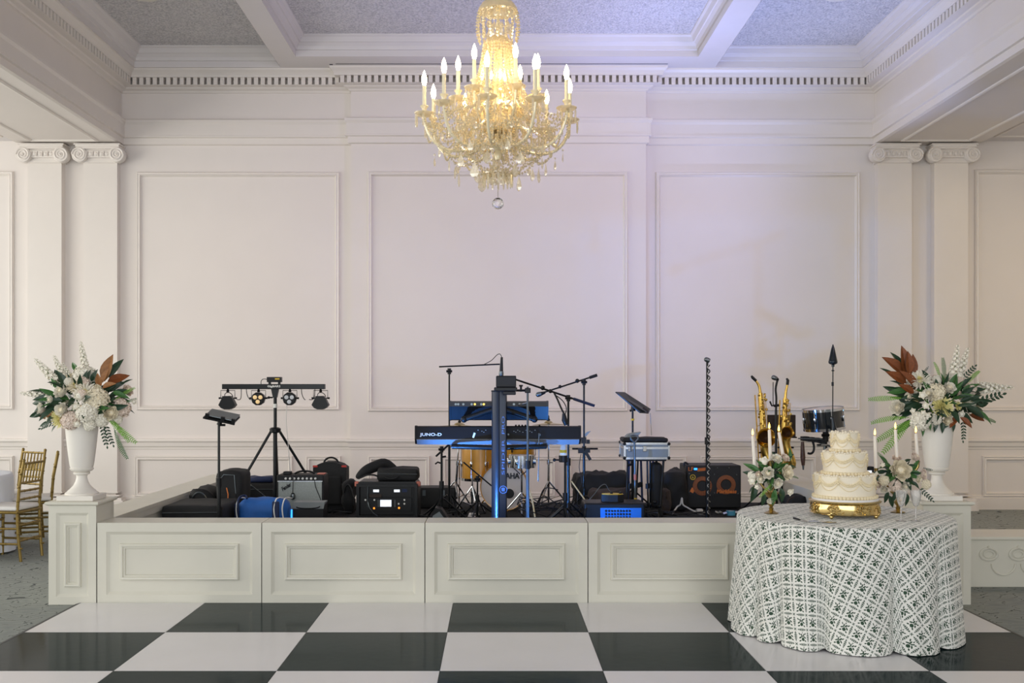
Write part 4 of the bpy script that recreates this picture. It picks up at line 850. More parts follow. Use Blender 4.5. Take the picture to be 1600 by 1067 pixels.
# ------------------------------------------------------------------ gold chiavari chairs and the guest table at the left
M_CHIA = mat('gold_painted_bamboo', '#86703a', .34, .6, var=.15, vscale=20)
M_CUSH = mat('white_seat_cushion', '#e4e1de', .8, var=.02)
def bamboo(mb, a, b, r=.013, n=4):
    a, b = Vector(a), Vector(b); mb.tube([a, b], r, 8)
    for i in range(1, n):
        p = a.lerp(b, i/n); d = (b-a).normalized(); mb.tube([p-d*.008, p, p+d*.008], [r, r*1.28, r], 8)
def chiavari(lab, c, f):
    rz = atan2(-f[0], f[1]); t = thing('chiavari_chair', lab, 'chair', (c[0], c[1], 0), 'gold chiavari chairs at the guest table', rz)
    B = lambda nm, *seg, r=.011, n=3: (lambda mb: ([bamboo(mb, a, b, r, n) for a, b in seg], mb.build(nm, M_CHIA, t, True, world=False)))(MB())
    for s in (-1, 1):
        B('front_leg', ((s*.185, .19, 0), (s*.19, .185, .44)), r=.014, n=5)
        mb = MB(); mb.tube([(s*.175, -.218, 0), (s*.18, -.192, .25), (s*.18, -.185, .45), (s*.175, -.205, .70), (s*.17, -.245, .92)], .014, 8)
        for z, y in ((.12, -.22), (.25, -.195), (.36, -.19), (.55, -.193), (.68, -.203), (.80, -.222)): mb.tube([(s*.178, y, z-.008), (s*.178, y, z), (s*.178, y, z+.008)], [.014, .018, .014], 8)
        mb.ball((s*.17, -.246, .925), .016, 8, 5); mb.build('rear_post', M_CHIA, t, True, world=False)
        B('side_stretcher', ((s*.187, .187, .16), (s*.178, -.205, .16)), ((s*.188, .187, .30), (s*.18, -.19, .30)))
    B('front_stretcher', ((-.187, .188, .22), (.187, .188, .22)), ((-.188, .187, .34), (.188, .187, .34))); B('back_stretcher', ((-.18, -.205, .19), (.18, -.205, .19)), ((-.18, -.192, .33), (.18, -.192, .33)))
    MB().rbox(-.205, .205, -.20, .205, .435, .462, .012).build('seat', M_CHIA, t, True, world=False)
    for z, y in ((.895, -.238), (.715, -.206), (.64, -.20), (.565, -.195)): B('back_rail', ((-.175, y, z), (.175, y, z)), n=4)
    for k in range(6): x = -.125+.05*k; B('spindle', ((x, -.206, .715), (x, -.238, .895)), r=.0075, n=3)
    MB().rbox(-.20, .20, -.19, .20, .463, .505, .02, 3).build('cushion', M_CUSH, t, True, world=False)
chiavari('gold chiavari chair with white cushion nearest the urn pedestal', (-4.53, 9.66), (-.99, .12))
chiavari('gold chiavari chair farthest back on the other side of the guest table', (-5.05, 10.87), (-.45, -.89))
chiavari('gold chiavari chair seen edge-on just behind the front one', (-4.67, 10.42), (-.92, -.39))
GT = Vector((-5.42, 9.98, 0)); M_LINEN = mat('white_table_linen', '#dfe3ea', .85, var=.02)
t = thing('guest_table', 'round guest table under a floor-length white cloth beside the gold chairs', 'table', GT)
MB().lathe([(.68, .72), (.685, .735), (.67, .742)], 48, GT).build('table_top', M_WOODT, t)
MB().tube([GT+Vector((0, 0, .73)), GT+Vector((0, 0, .03))], .04, 10).tube([GT+Vector((-.35, 0, .02)), GT+Vector((.35, 0, .02))], .02, 8).tube([GT+Vector((0, -.35, .02)), GT+Vector((0, .35, .02))], .02, 8).build('pedestal_leg', M_EDGE, t)
tag(tablecloth('table_linen', GT, .695, .745, M_LINEN, 14, 8, amp=.03, flare=.025, NA=180), 'plain white floor-length tablecloth on the guest table', 'tablecloth')
# ------------------------------------------------------------------ the band's gear on the stage deck
M_BLK = mat('black_plastic', '#121417', .42, var=.12, vscale=12, spec=.3)
M_BLKM = mat('black_powder_coat', '#101417', .34, .15, var=.1, vscale=10, spec=.35)
M_TOLEX = mat('black_tolex', '#121315', .6, var=.15, vscale=40, bump=.15, bscale=400)
M_NYLON = mat('black_nylon', '#141517', .75, var=.2, vscale=16, bump=.12, bscale=250)
M_BROWNB = mat('dark_brown_canvas', '#3a2f2a', .8, var=.2, vscale=16, bump=.1, bscale=250)
M_CHROME = mat('chrome', '#c9ccd0', .1, 1, var=.04)
M_GREYM = mat('grey_metal', '#6c7478', .3, .8, var=.08)
M_BLUEB = mat('royal_blue_nylon', '#1d5fae', .65, var=.12, vscale=12)
M_NAVY = mat('navy_nylon', '#16264c', .7, var=.15, vscale=12)
M_WHT = mat('white_print', '#ecece8', .5, var=.01)
M_WCAB = mat('white_cable', '#d8d6d2', .5)
M_ORANGE = mat('orange_print', '#d97832', .5, var=.1, vscale=30)
M_REDT = mat('red_fabric', '#c23a30', .6)
M_PINK = mat('coral_latch', '#c4705f', .5)
M_YEL2 = mat('yellow_plate', '#d8b72e', .5)
M_GRILLE = mat('silver_grille_cloth', '#a9b0ad', .8, var=.12, vscale=90, bump=.3, bscale=500)
M_LED = mat('led_lens_warm', '#ffd9a0', .2, emit='#ffce8a', estr=.18, var=.1)
M_LEDC = mat('led_lens_clear', '#cfd2d8', .15, var=.1)
M_SCREEN = mat('lit_screen', '#e8ecf2', .4, emit='#dfe6f2', estr=.9, var=.25, vscale=60)
M_AMBER = mat('amber_led', '#ff9a3d', .3, emit='#ff8a2a', estr=2, var=0)
M_BLUELED = mat('blue_led', '#3aa0ff', .3, emit='#2f8dff', estr=2.5, var=0)
M_BLUEPANEL = mat('blue_anodised_panel', '#2a78c8', .35, .4, var=.1)
M_ALU = mat('brushed_aluminium', '#b9bdc0', .25, .9, var=.08)
M_GREYP = mat('grey_panel', '#7d8588', .45, .2, var=.06)
M_DRUM = mat('golden_maple_shell', '#c98f2c', .28, .15, var=.16, vscale=5, coat=.4)
M_HEAD = mat('white_drum_head', '#ddd6d3', .5, var=.03)
M_BRASS = mat('cymbal_bronze', '#b9a878', .25, .9, var=.1)
M_SAX = mat('lacquered_brass', '#d6b25c', .3, 1, var=.15, vscale=30)
M_CABLE = mat('black_cable', '#15171a', .5)
D = ZD+.002
def V3(x, y, z): return Vector((x, y, z))
def on_deck(px, Y): return V3((px-VX)*Y/FPX, Y, D)
def tube(nm, pts, r, m, par, seg=8): return MB().tube(pts, r, seg).build(nm, m, par, True)
def tripod_legs(par, c, hub, spread, m=M_BLKM, a0=.4, r=.009):
    for k in range(3):
        a = a0+2*pi*k/3; f = V3(c.x+spread*cos(a), c.y+spread*sin(a), D+.012)
        o = tube('leg', [V3(c.x+.02*cos(a), c.y+.02*sin(a), D+hub), f], r, m, par); MB().ball(f, .016, 8, 5).build('rubber_foot', M_BLK, o, True)
def microphone(lab, head, tail, group='stage microphones'):
    head, tail = Vector(head), Vector(tail); t = thing('microphone', lab, 'microphone', tail, group); d = (tail-head).normalized()
    MB().tube([head, head+d*.02, head+d*.045], [.018, .026, .022], 10).ball(head+d*.012, .025, 10, 6).build('grille', M_GREYM, t, True)
    MB().tube([head+d*.045, tail], [.020, .012], 10).build('body', M_BLK, t, True); return t
def mic_stand(name, lab, px, Y, top_y, hub=.22, spread=.26, boom=None, a0=.4, r=.010, group='microphone stands', round_base=False, pole_m=None):
    c = on_deck(px, Y); top = P(px, top_y, Y); t = thing(name, lab, name.replace('_', ' ').split()[-1] if name != 'mic_stand' else 'mic stand', c, group)
    if round_base: MB().lathe([(.13, 0), (.13, .01), (.11, .018), (.02, .022), (.018, .05)], 28, c).build('round_base', M_BLKM, t, True)
    else: tripod_legs(t, c, hub, spread, a0=a0)
    zm = (c.z+top.z)/2
    tube('lower_pole', [c+V3(0, 0, .03), V3(c.x, c.y, zm)], r*1.25, pole_m or M_BLKM, t); tube('upper_pole', [V3(c.x, c.y, zm), top], r*.85, pole_m or M_BLKM, t)
    MB().tube([V3(c.x, c.y, zm-.03), V3(c.x, c.y, zm+.04)], r*1.9, 10).build('clutch', M_BLK, t, True)
    if boom:
        a, b = boom; tube('boom', [a, b], r*.75, M_BLKM, t); MB().tube([top-V3(0, 0, .03), top+V3(0, 0, .03)], .019, 10).tube([top+V3(-.03, -.01, 0), top+V3(.03, -.01, 0)], .012, 8).build('boom_clamp', M_BLK, t, True)
    return t
# --- lighting stand with four spot heads -------------------------------------------------
Y = 10.5; c = on_deck(430, Y); t = thing('lighting_stand', 'black tripod lighting stand with a crossbar of four small spotlights', 'light stand', c)
tube('lower_pole', [c+V3(0, 0, .06), P(430, 668, Y)], .021, M_BLKM, t, 14); tube('upper_pole', [P(430, 668, Y), P(430, 607, Y)], .017, M_BLKM, t, 14)
for k, (fx, fy) in enumerate(((-.48, -.30), (.50, .32), (-.08, .55))):
    hub = P(430, 674, Y)+V3(fx*.08, fy*.08, 0); f = c+V3(fx, fy, .01); o = MB().tube([hub, f], .014, 8).build('leg', M_BLKM, t, True); MB().ball(f, .02, 8, 5).build('rubber_foot', M_BLK, o, True)
    tube('brace', [c+V3(0, 0, .12), hub.lerp(f, .55)], .007, M_GREYM, t)
MB().lathe([(.024, -.03), (.055, -.02), (.058, .015), (.04, .028), (.024, .03)], 20, P(430, 672, Y)).build('leg_hub', M_BLKM, t, True)
MB().tube([P(430, 634, Y)+V3(0, 0, -.02), P(430, 634, Y)+V3(0, 0, .02)], .022, 12).build('white_collar', M_WHT, t, True)
MB().tube([P(426, 621, Y), P(421, 621, Y)], .008, 8).ball(P(420, 621, Y), .014, 8, 5).build('locking_knob', M_BLK, t, True)
MB().prism([(-.045, .075), (.045, .075), (.020, -.04), (-.020, -.04)], lambda a, b, d: P(430, 615, Y)+V3(a, d, b-.0), -.018, .018).build('bar_bracket', M_BLKM, t)
MB().rbox(P(348, 0, Y).x, P(508, 0, Y).x, Y-.035, Y+.035, P(0, 608, Y).z, P(0, 600, Y).z, .004).build('crossbar', M_BLKM, t)
text('lettering', 'GigBAR2', .04, M_WHT, t, P(428, 603.6, Y-.037), width=.13, height=.026, bold=.001)
b = MB().rbox(P(418, 0, Y).x, P(440, 0, Y).x, Y-.04, Y+.04, P(0, 597, Y).z, P(0, 589, Y).z, .004).build('laser_box', M_BLK, t); MB().box(P(431, 0, Y).x, P(438, 0, Y).x, Y-.042, Y-.04, P(0, 593, Y).z, P(0, 591, Y).z).build('display', M_YEL2, b)
MB().box(P(420, 0, Y).x, P(423, 0, Y).x, Y-.02, Y+.02, P(0, 600, Y).z, P(0, 597, Y).z).box(P(435, 0, Y).x, P(438, 0, Y).x, Y-.02, Y+.02, P(0, 600, Y).z, P(0, 597, Y).z).build('feet', M_BLK, b)
tube('laser_lead', bez(P(418, 593, Y), P(410, 590, Y), P(407, 594, Y), P(408, 600, Y)), .004, M_CABLE, t, 6)
for px, kind in ((356, 'd'), (404, 'w'), (453, 'c'), (501, 'd')):
    top = P(px, 608, Y); o = thing('spot_head', None, None, (0, 0, 0)); o.parent = t; o.location = (0, 0, 0); yy = Y-.01
    tube('yoke', [P(px-11, 622, yy), P(px-11, 610, yy), P(px+11, 610, yy), P(px+11, 622, yy)], .004, M_BLKM, o, 6); MB().tube([top, P(px, 612, yy)], [.010, .016], 8).build('yoke_bolt', M_BLK, o, True)
    for s_ in (-1, 1): MB().tube([P(px+s_*9, 622, yy), P(px+s_*14, 622, yy)], [.006, .011], 8).build('tilt_knob', M_BLK, o, True)
    if kind == 'd':
        pl = [(-.045, .06), (.03, .062), (.05, .04), (.085, -.03), (.06, -.06), (.025, -.075), (-.025, -.075), (-.06, -.06), (-.085, -.03), (-.05, .04)]
        MB().prism(pl, lambda a, b_, d: P(px, 628, yy)+V3(a, d, b_), -.045, .045).build('housing', M_BLK, o)
        tube('handle_loop', bez(P(px-5, 619, yy), P(px-6, 611, yy), P(px+6, 611, yy), P(px+8, 620, yy)), .004, M_CABLE, o, 6)
    else:
        cc = P(px, 623, yy); M = Matrix.Rotation(pi/2, 4, 'X')
        MB().lathe([(.05, -.06), (.066, -.03), (.068, .035), (.060, .04), (.058, .032), (.001, .032)], 10, cc, M=M).build('housing', M_BLK, o)
        for a in (pi*.83, pi*.17, -pi/2): MB().lathe([(.021, .030), (.021, .043), (.010, .046), (.001, .046)], 14, cc+V3(.032*cos(a), 0, .030*sin(a)), M=M).build('lens', M_LED if kind == 'w' else M_LEDC, o, True)
for a, b_ in ((370, 377), (392, 385), (477, 471), (483, 492)): tube('lead', bez(P(b_, 608, Y), P(b_, 622, Y), P((a+b_)/2+4, 626, Y), P(a, 624, Y)), .004, M_CABLE, t, 6)
cb = tube('power_cable', [P(448, 633, Y), P(447, 660, Y), P(450, 690, Y), P(453, 730, Y+.05), P(455, 745, Y+.1), V3(P(456, 760, Y).x, Y+.15, D+.02)], .004, M_WCAB, t, 6)
# --- tablet on a thin stand ----------------------------------------------------------------
Y = 8.82; t = mic_stand('tablet_stand', 'slim black stand holding a tilted tablet beside the blue duffel bag', 342, Y, 662, r=.013, round_base=True, group='tablet stands'); t['category'] = 'stand'
MB().tube([P(342, 664, Y), P(345, 656, Y)], .020, 10).tube([P(344, 664, Y), P(352, 664, Y)], .010, 8).build('tilt_head', M_BLK, t, True)
MT = Matrix.Rotation(R(12), 4, 'Y') @ Matrix.Rotation(R(16), 4, 'X'); tc_ = P(350, 650, Y)
MB().obox(tc_+V3(-.02, 0, -.012), .26, .20, .014, MT.to_3x3()).build('cradle', M_BLK, t)
for dx in (-.115, .02, .11): MB().obox(tc_+MT @ V3(dx, -.10, .004), .03, .02, .05, MT.to_3x3()).build('clip', M_BLK, t)
o = MB().rbox(-.125, .125, -.09, .09, 0, .010, .004, M=Matrix.Translation(tc_+V3(-.01, 0, .004)) @ MT).build('tablet', M_GREYM); tag(o, 'grey tablet lying in the cradle of the slim stand', 'tablet')
# --- cases and bags at the left --------------------------------------------------------------
def soft_box(name, lab, cat, x0, x1, y0, y1, z0, z1, m, r=.03, group=None, lump=.006, seed=1):
    t = thing(name, lab, cat, ((x0+x1)/2, (y0+y1)/2, z0), group); mb = MB().rbox(x0, x1, y0, y1, z0, z1, r, 3)
    bm = bmesh.new(); me = mb.mesh('body', m); bm.from_mesh(me); bmesh.ops.subdivide_edges(bm, edges=[e for e in bm.edges if e.calc_length() > .06], cuts=4, use_grid_fill=True)
    for v in bm.verts:
        n_ = mnoise.noise(v.co*9+V3(seed, 0, 0)); k = min(1, (v.co.z-z0)/.05+.01); v.co += v.normal*lump*2*n_*k
    for f in bm.faces: f.smooth = True
    bm.to_mesh(me); bm.free()
    for v in me.vertices: v.co -= origin(t)
    o = bpy.data.objects.new('body', me); COL.objects.link(o); o.parent = t; return t
t = soft_box('gear_case', 'long low black padded case against the stage ledge, left end', 'case', -2.895, -2.37, 8.98, 9.62, D, .566, M_NYLON, .025, lump=.004)
tube('zip', [V3(-2.89, 8.972, .505), V3(-2.38, 8.972, .51)], .004, M_GREYM, t, 5); MB().rbox(-2.72, -2.5, 8.958, 8.98, .42, .445, .006).build('handle', M_NYLON, t)
t = soft_box('backpack', 'upright black backpack with an orange zip pull behind the tablet stand', 'bag', -2.63, -2.38, 9.72, 10.10, D, .805, M_NYLON, .05, lump=.010, seed=3)
tube('zip_pull', [P(354, 762, 9.70), P(356.5, 772, 9.69), P(356, 783, 9.69)], .005, M_ORANGE, t, 6)
tube('zip', [V3(-2.58, 9.715, .38), V3(-2.60, 9.71, .70), V3(-2.55, 9.715, .775), V3(-2.45, 9.715, .77), V3(-2.42, 9.715, .4)], .004, M_GREYM, t, 5); MB().rbox(-2.57, -2.43, 9.70, 9.73, .42, .60, .012).build('front_pocket', M_NYLON, t)
t = soft_box('cable_bag', 'slumped black soft bag leaning between backpack and ledge', 'bag', -2.885, -2.65, 9.66, 10.25, D, .64, M_NYLON, .09, lump=.02, seed=5)
tube('strap', bez(V3(-2.86, 9.70, .5), V3(-2.80, 9.62, .66), V3(-2.70, 9.64, .66), V3(-2.67, 9.7, .45)), .008, M_GREYM, t, 6)
x0, x1 = P(364, 0, 9.3).x, P(452, 0, 9.3).x
t = soft_box('duffel_bag', 'royal blue duffel bag with white piped straps at the stage front', 'bag', x0+.02, x1-.02, 9.3, 9.58, D, .585, M_BLUEB, .09, lump=.008, seed=7)
for px in (371, 430, 443): tube('piping', catmull([P(px, 812, 9.285), P(px-2, 795, 9.285), P(px+1, 781, 9.30), P(px+6, 777.5, 9.40), V3(P(px+8, 0, 9.4).x, 9.55, .57)], 5), .006, M_WHT, t, 6)
for a, b_ in ((372, 386),): tube('carry_strap', catmull([P(a, 800, 9.28), P(a, 783, 9.285), P(a+4, 776, 9.33), P(b_-3, 774, 9.36), P(b_, 779, 9.33)], 5), .010, M_NAVY, t, 6)
MB().rbox(P(425, 0, 9.29).x, P(436, 0, 9.29).x, 9.282, 9.31, .30, .57, .01).build('end_panel', M_NAVY, t); MB().rbox(P(366, 0, 9.29).x, P(373, 0, 9.29).x, 9.285, 9.31, .30, .55, .01).build('end_panel', M_NAVY, t)
x0, x1 = P(373, 0, 11.1).x, P(429, 0, 11.1).x
t = soft_box('gear_case', 'black padded case standing behind the lighting stand legs', 'case', x0, x1, 11.1, 11.45, D, .565, M_NYLON, .02, lump=.003, seed=9); tube('zip', [V3(x0, 11.092, .5), V3(x1, 11.092, .5)], .004, M_GREYM, t, 5)
t = soft_box('folded_bag', 'navy folded bag lying on the case behind the lighting stand', 'bag', x0+.08, x1-.03, 11.12, 11.42, .57, .625, M_NAVY, .022, lump=.012, seed=11)
# --- guitar amplifier -----------------------------------------------------------------------
def zz_(py, Y): return EYE-(py-VY)*Y/FPX
Y = 10.3; x0, x1, z1 = P(432, 0, Y).x, P(506, 0, Y).x, zz_(742, Y)
t = thing('guitar_amplifier', 'small guitar amplifier with silver grille and white knobs', 'amplifier', ((x0+x1)/2, Y+.14, D))
MB().rbox(x0, x1, Y, Y+.28, D+.012, z1, .012, 2).build('cabinet', M_TOLEX, t)
MB().box(x0+.02, x1-.02, Y-.006, Y+.004, D+.035, zz_(752.5, Y)).build('grille', M_GRILLE, t); pn = MB().box(x0+.012, x1-.012, Y-.008, Y+.004, zz_(751, Y), zz_(744, Y)).build('control_panel', M_BLK, t)
MB().box(x0+.012, x1-.012, Y-.010, Y-.003, zz_(752.5, Y), zz_(751, Y)).build('silver_trim', M_ALU, t)
for i in range(8): MB().lathe([(.012, 0), (.011, .012), (.006, .016), (.001, .016)], 12, V3(x0+.095+i*.042, Y-.008, zz_(747.5, Y)), M=Matrix.Rotation(pi/2, 4, 'X')).build('knob', M_WHT, pn, True)
text('lettering', 'Fender', .05, M_BLKM, t, P(447, 761, Y-.010), rot=(pi/2, -R(32), 0), shear=.3, width=.105, height=.042, depth=.003, bold=.0015)
tube('handle', bez(V3(x0+.16, Y+.12, z1), V3(x0+.19, Y+.12, z1+.04), V3(x0+.33, Y+.12, z1+.04), V3(x0+.36, Y+.12, z1)), .010, M_BLK, t)
for s_ in (x0+.03, x1-.03):
    for q in (Y+.03, Y+.25): MB().lathe([(.015, -.012), (.017, 0)], 10, V3(s_, q, D+.012)).build('rubber_foot', M_BLK, t, True)
tube('speaker_lead', catmull([P(491, 745, Y-.012), P(493, 760, Y-.012), P(499, 775, Y-.012), P(503, 786, Y-.015)], 5), .004, M_CABLE, t, 6)
o = MB().rbox(P(441, 0, Y).x, P(453, 0, Y).x, Y+.04, Y+.12, z1, z1+.03, .006).build('pedal', M_BLK); tag(o, 'small black pedal on top of the guitar amplifier', 'pedal')
o = MB().rbox(P(494, 0, Y).x, P(506, 0, Y).x, Y+.05, Y+.15, z1+.001, z1+.012, .002).build('paper_packet', M_PINK); tag(o, 'small pale packet on the corner of the guitar amplifier', 'packet')
m_ = microphone('small round-headed microphone hanging over the guitar amplifier grille', P(457.5, 779, Y-.05), P(457.5, 770, Y-.045)); tube('lead', [P(457.5, 770, Y-.045), P(458, 752, Y-.045), P(458, 744, Y-.02), P(462, 741, Y+.05)], .004, M_CABLE, m_, 6)
# small floor monitor in front of it
Y = 9.5; x0, x1 = P(457, 0, Y).x, P(505, 0, Y).x; zt = zz_(786, Y)
t = thing('floor_monitor', 'small grey wedge monitor in front of the guitar amplifier', 'monitor', ((x0+x1)/2, Y+.1, D))
MB().prism([(0, 0), (.24, 0), (.22, zt-D), (.05, zt-D), (0, zt-D-.05)], lambda a, b_, d: V3(d, Y+a, D+b_), x0, x1).build('cabinet', M_BLK, t)
MB().prism([(-.002, zt-D-.052), (.05, zt-D+.002), (.22, zt-D+.002), (.22, zt-D-.01), (.04, zt-D-.02)], lambda a, b_, d: V3(d, Y+a, D+b_), x0-.004, x1+.004).build('grey_cap', M_GREYP, t)
tube('handle_slot', bez(P(463, 792, Y-.008), P(466, 795.5, Y-.008), P(497, 795.5, Y-.008), P(500, 791, Y-.008)), .006, M_BLK, t, 6); MB().rbox(x0-.02, x0, Y-.01, Y+.02, D+.02, zt-.06, .004).build('blue_indicator', M_BLUELED, t)
# --- gig bag with red tabs, lumpy bag beside it ---------------------------------------------
Y = 11.0; x0, x1 = P(489, 0, Y).x, P(541, 0, Y).x; zt = zz_(722, Y)
t = thing('gig_bag', 'tall black instrument case with red corner tabs and top handle', 'case', ((x0+x1)/2, Y+.1, D))
pl = [(x0+.01, D), (x1-.01, D), (x1, D+.05), (x1, zt-.06), (x1-.05, zt-.025), (x1-.13, zt), (x0+.13, zt), (x0+.05, zt-.025), (x0, zt-.06), (x0, D+.05)]
MB().prism(pl, lambda a, b_, d: V3(a, d, b_), Y, Y+.22).build('body', M_NYLON, t); MB().rbox(x0+.05, x1-.05, Y-.03, Y+.02, D+.06, zt-.14, .02, 2).build('front_pocket', M_NYLON, t)
tube('handle', bez(V3(x0+.10, Y+.1, zt-.01), V3(x0+.12, Y+.1, zt+.06), V3(x1-.12, Y+.1, zt+.06), V3(x1-.10, Y+.1, zt-.01)), .010, M_BLK, t)
for a in (x0+.024, x1-.024): MB().rbox(a-.026, a+.026, Y-.006, Y+.02, zt-.055, zt-.035, .004).build('red_tab', M_REDT, t)
t = soft_box('soft_bag', 'lumpy black bag between the tall instrument case and the mixer rack', 'bag', P(537, 0, 10.8).x, P(555, 0, 10.8).x, 10.7, 10.95, D, .63, M_NYLON, .05, lump=.025, seed=15)
tube('strap', bez(P(538, 770, 10.68), P(541, 750, 10.66), P(550, 752, 10.66), P(553, 790, 10.66)), .008, M_BLK, t, 6)
# --- mixer rack with bags on top -------------------------------------------------------------
Y = 10.2; x0, x1, zt = P(556, 0, Y).x, P(653, 0, Y).x, zz_(753, Y)
t = thing('mixer_rack', 'black rack case with a lit mixer screen and wireless receivers', 'rack', ((x0+x1)/2, Y+.2, D))
MB().prism([(x0, D), (x1, D), (x1, zt-.04), (x1-.03, zt), (x0+.03, zt), (x0, zt-.04)], lambda a, b_, d: V3(a, d, b_), Y+.03, Y+.40).build('case', M_BLK, t)
fr = [(0, .03), (0, -.012), (.03, -.012), (.035, .03)]
MB().frame(x0+.005, x1-.005, D+.02, zt-.02, fr, lambda a, b_, p: V3(a, Y+p, b_)).build('front_frame', M_BLK, t)
rx0, rx1 = P(568, 0, Y).x, P(643, 0, Y).x
a = MB().box(rx0, rx1, Y+.012, Y+.032, zz_(776, Y), zz_(758, Y)).build('receiver_panel', M_BLK, t)
for px in (587.5, 620): MB().box(P(px-4.5, 0, Y).x, P(px+4.5, 0, Y).x, Y+.008, Y+.013, zz_(769, Y), zz_(765, Y)).build('lit_display', M_SCREEN, a)
MB().box(P(628, 0, Y).x, P(636, 0, Y).x, Y+.009, Y+.013, zz_(769, Y), zz_(764, Y)).build('blue_strip', M_NAVY, a)
a = MB().box(rx0, rx1, Y+.004, Y+.032, zz_(798, Y), zz_(778, Y)).build('mixer_panel', M_BLK, t)
sc_ = MB().box(P(594, 0, Y).x, P(611.5, 0, Y).x, Y-.0005, Y+.005, zz_(791.5, Y), zz_(781, Y)).build('screen', M_SCREEN, a)
for (px, py, q) in ((584.5, 794, M_AMBER), (623.5, 793.5, M_AMBER), (623, 787, M_WHT), (632, 781, M_WHT), (585, 781, M_WHT), (632, 787, M_WHT), (571, 781, M_WHT)):
    MB().lathe([(.010, 0), (.008, .012), (.001, .012)], 10, P(px, py, Y+.004), M=Matrix.Rotation(pi/2, 4, 'X')).build('knob', q, a, True)
for i in range(10):
    for px in (591, 617): MB().box(P(px-.7, 0, Y).x, P(px+.7, 0, Y).x, Y, Y+.005, zz_(781+i*1.15+.5, Y), zz_(781+i*1.15, Y)).build('button', M_GREYP, a)
for a_ in (-1, 1): MB().rbox(*(sorted((x0-.02, x0+.02)) if a_ < 0 else (x1-.02, x1+.02)), Y+.05, Y+.09, zt-.05, zt+.0, .008).build('latch', M_PINK, t)
tube('antenna', [P(574, 792, Y-.01), P(575, 760, Y-.02)], .006, M_GREYM, t, 6); tube('patch_lead', catmull([P(575, 783, Y-.01), P(577, 792, Y-.03), P(583, 801, Y-.05), P(590, 806, Y-.06)], 5), .004, M_GREYM, t, 6)
MB().rbox(P(577, 0, Y).x, P(596, 0, Y).x, Y-.004, Y+.014, zz_(777.5, Y), zz_(772, Y), .003).build('paper_tag', M_BROWNB, t)
b_ = soft_box('laptop_bag', 'flat black zipped bag lying on the mixer rack', 'bag', P(587, 0, Y).x, P(652, 0, Y).x, Y+.08, Y+.36, zt+.002, zt+.125, M_NYLON, .03, lump=.008, seed=17)
tube('zip', [V3(P(588, 0, Y).x, Y+.075, zt+.075), V3(P(651, 0, Y).x, Y+.072, zt+.07)], .004, M_GREYM, b_, 5); tube('handle', bez(V3(-1.1, Y+.07, zt+.05), V3(-1.08, Y+.05, zt+.02), V3(-.98, Y+.05, zt+.02), V3(-.96, Y+.07, zt+.05)), .008, M_NYLON, b_, 6)
b_ = thing('shoulder_strap_bag', 'crumpled black bag with strap slumped over the rack corner', 'bag', P(575, 745, Y+.2)); 
mb = MB(); pts = catmull([P(557, 747, Y+.12), P(564, 741, Y+.14), P(574, 734, Y+.18), P(588, 728, Y+.24), P(600, 724, Y+.28), P(612, 729, Y+.30), P(620, 734, Y+.32)], 5)
mb.tube(pts, [.012+.045*sin(pi*min(1, i/(len(pts)-1)*1.0))**.7 for i in range(len(pts))], 10); mb.build('body', M_NYLON, b_, True)
tube('strap', catmull([P(560, 748, Y+.08), P(566, 745, Y+.08), P(574, 742, Y+.08), P(584, 742, Y+.08), P(590, 744, Y+.08)], 4), .009, M_NYLON, b_, 6)
# long case and small wedge behind
t = soft_box('gear_case', 'long black case lying behind the mixer rack', 'case', P(640, 0, 11.2).x, P(712, 0, 11.2).x, 11.2, 11.5, D, zz_(762, 11.2), M_TOLEX, .015, lump=.002, seed=19)
for px in (660, 690): MB().box(P(px, 0, 11.2).x, P(px+5, 0, 11.2).x, 11.19, 11.2, .42, .48).build('catch', M_GREYM, t)
x0, x1 = P(672, 0, 9.9).x, P(700, 0, 9.9).x
t = thing('floor_wedge', 'small dark wedge speaker at the stage front beside the drum hardware', 'speaker', ((x0+x1)/2, 9.9, D))
MB().prism([(x0, 0), (x1+.04, 0), (x1-.06, .15), (x1-.12, .165), (x0+.02, .10)], lambda a, b_, d: V3(a, d, D+b_), 9.85, 10.05).build('cabinet', M_BLK, t); MB().prism([(x0+.01, .03), (x1-.0, .02), (x1-.08, .13), (x0+.03, .09)], lambda a, b_, d: V3(a, d, D+b_), 9.842, 9.85).build('grille', M_GREYP, t)
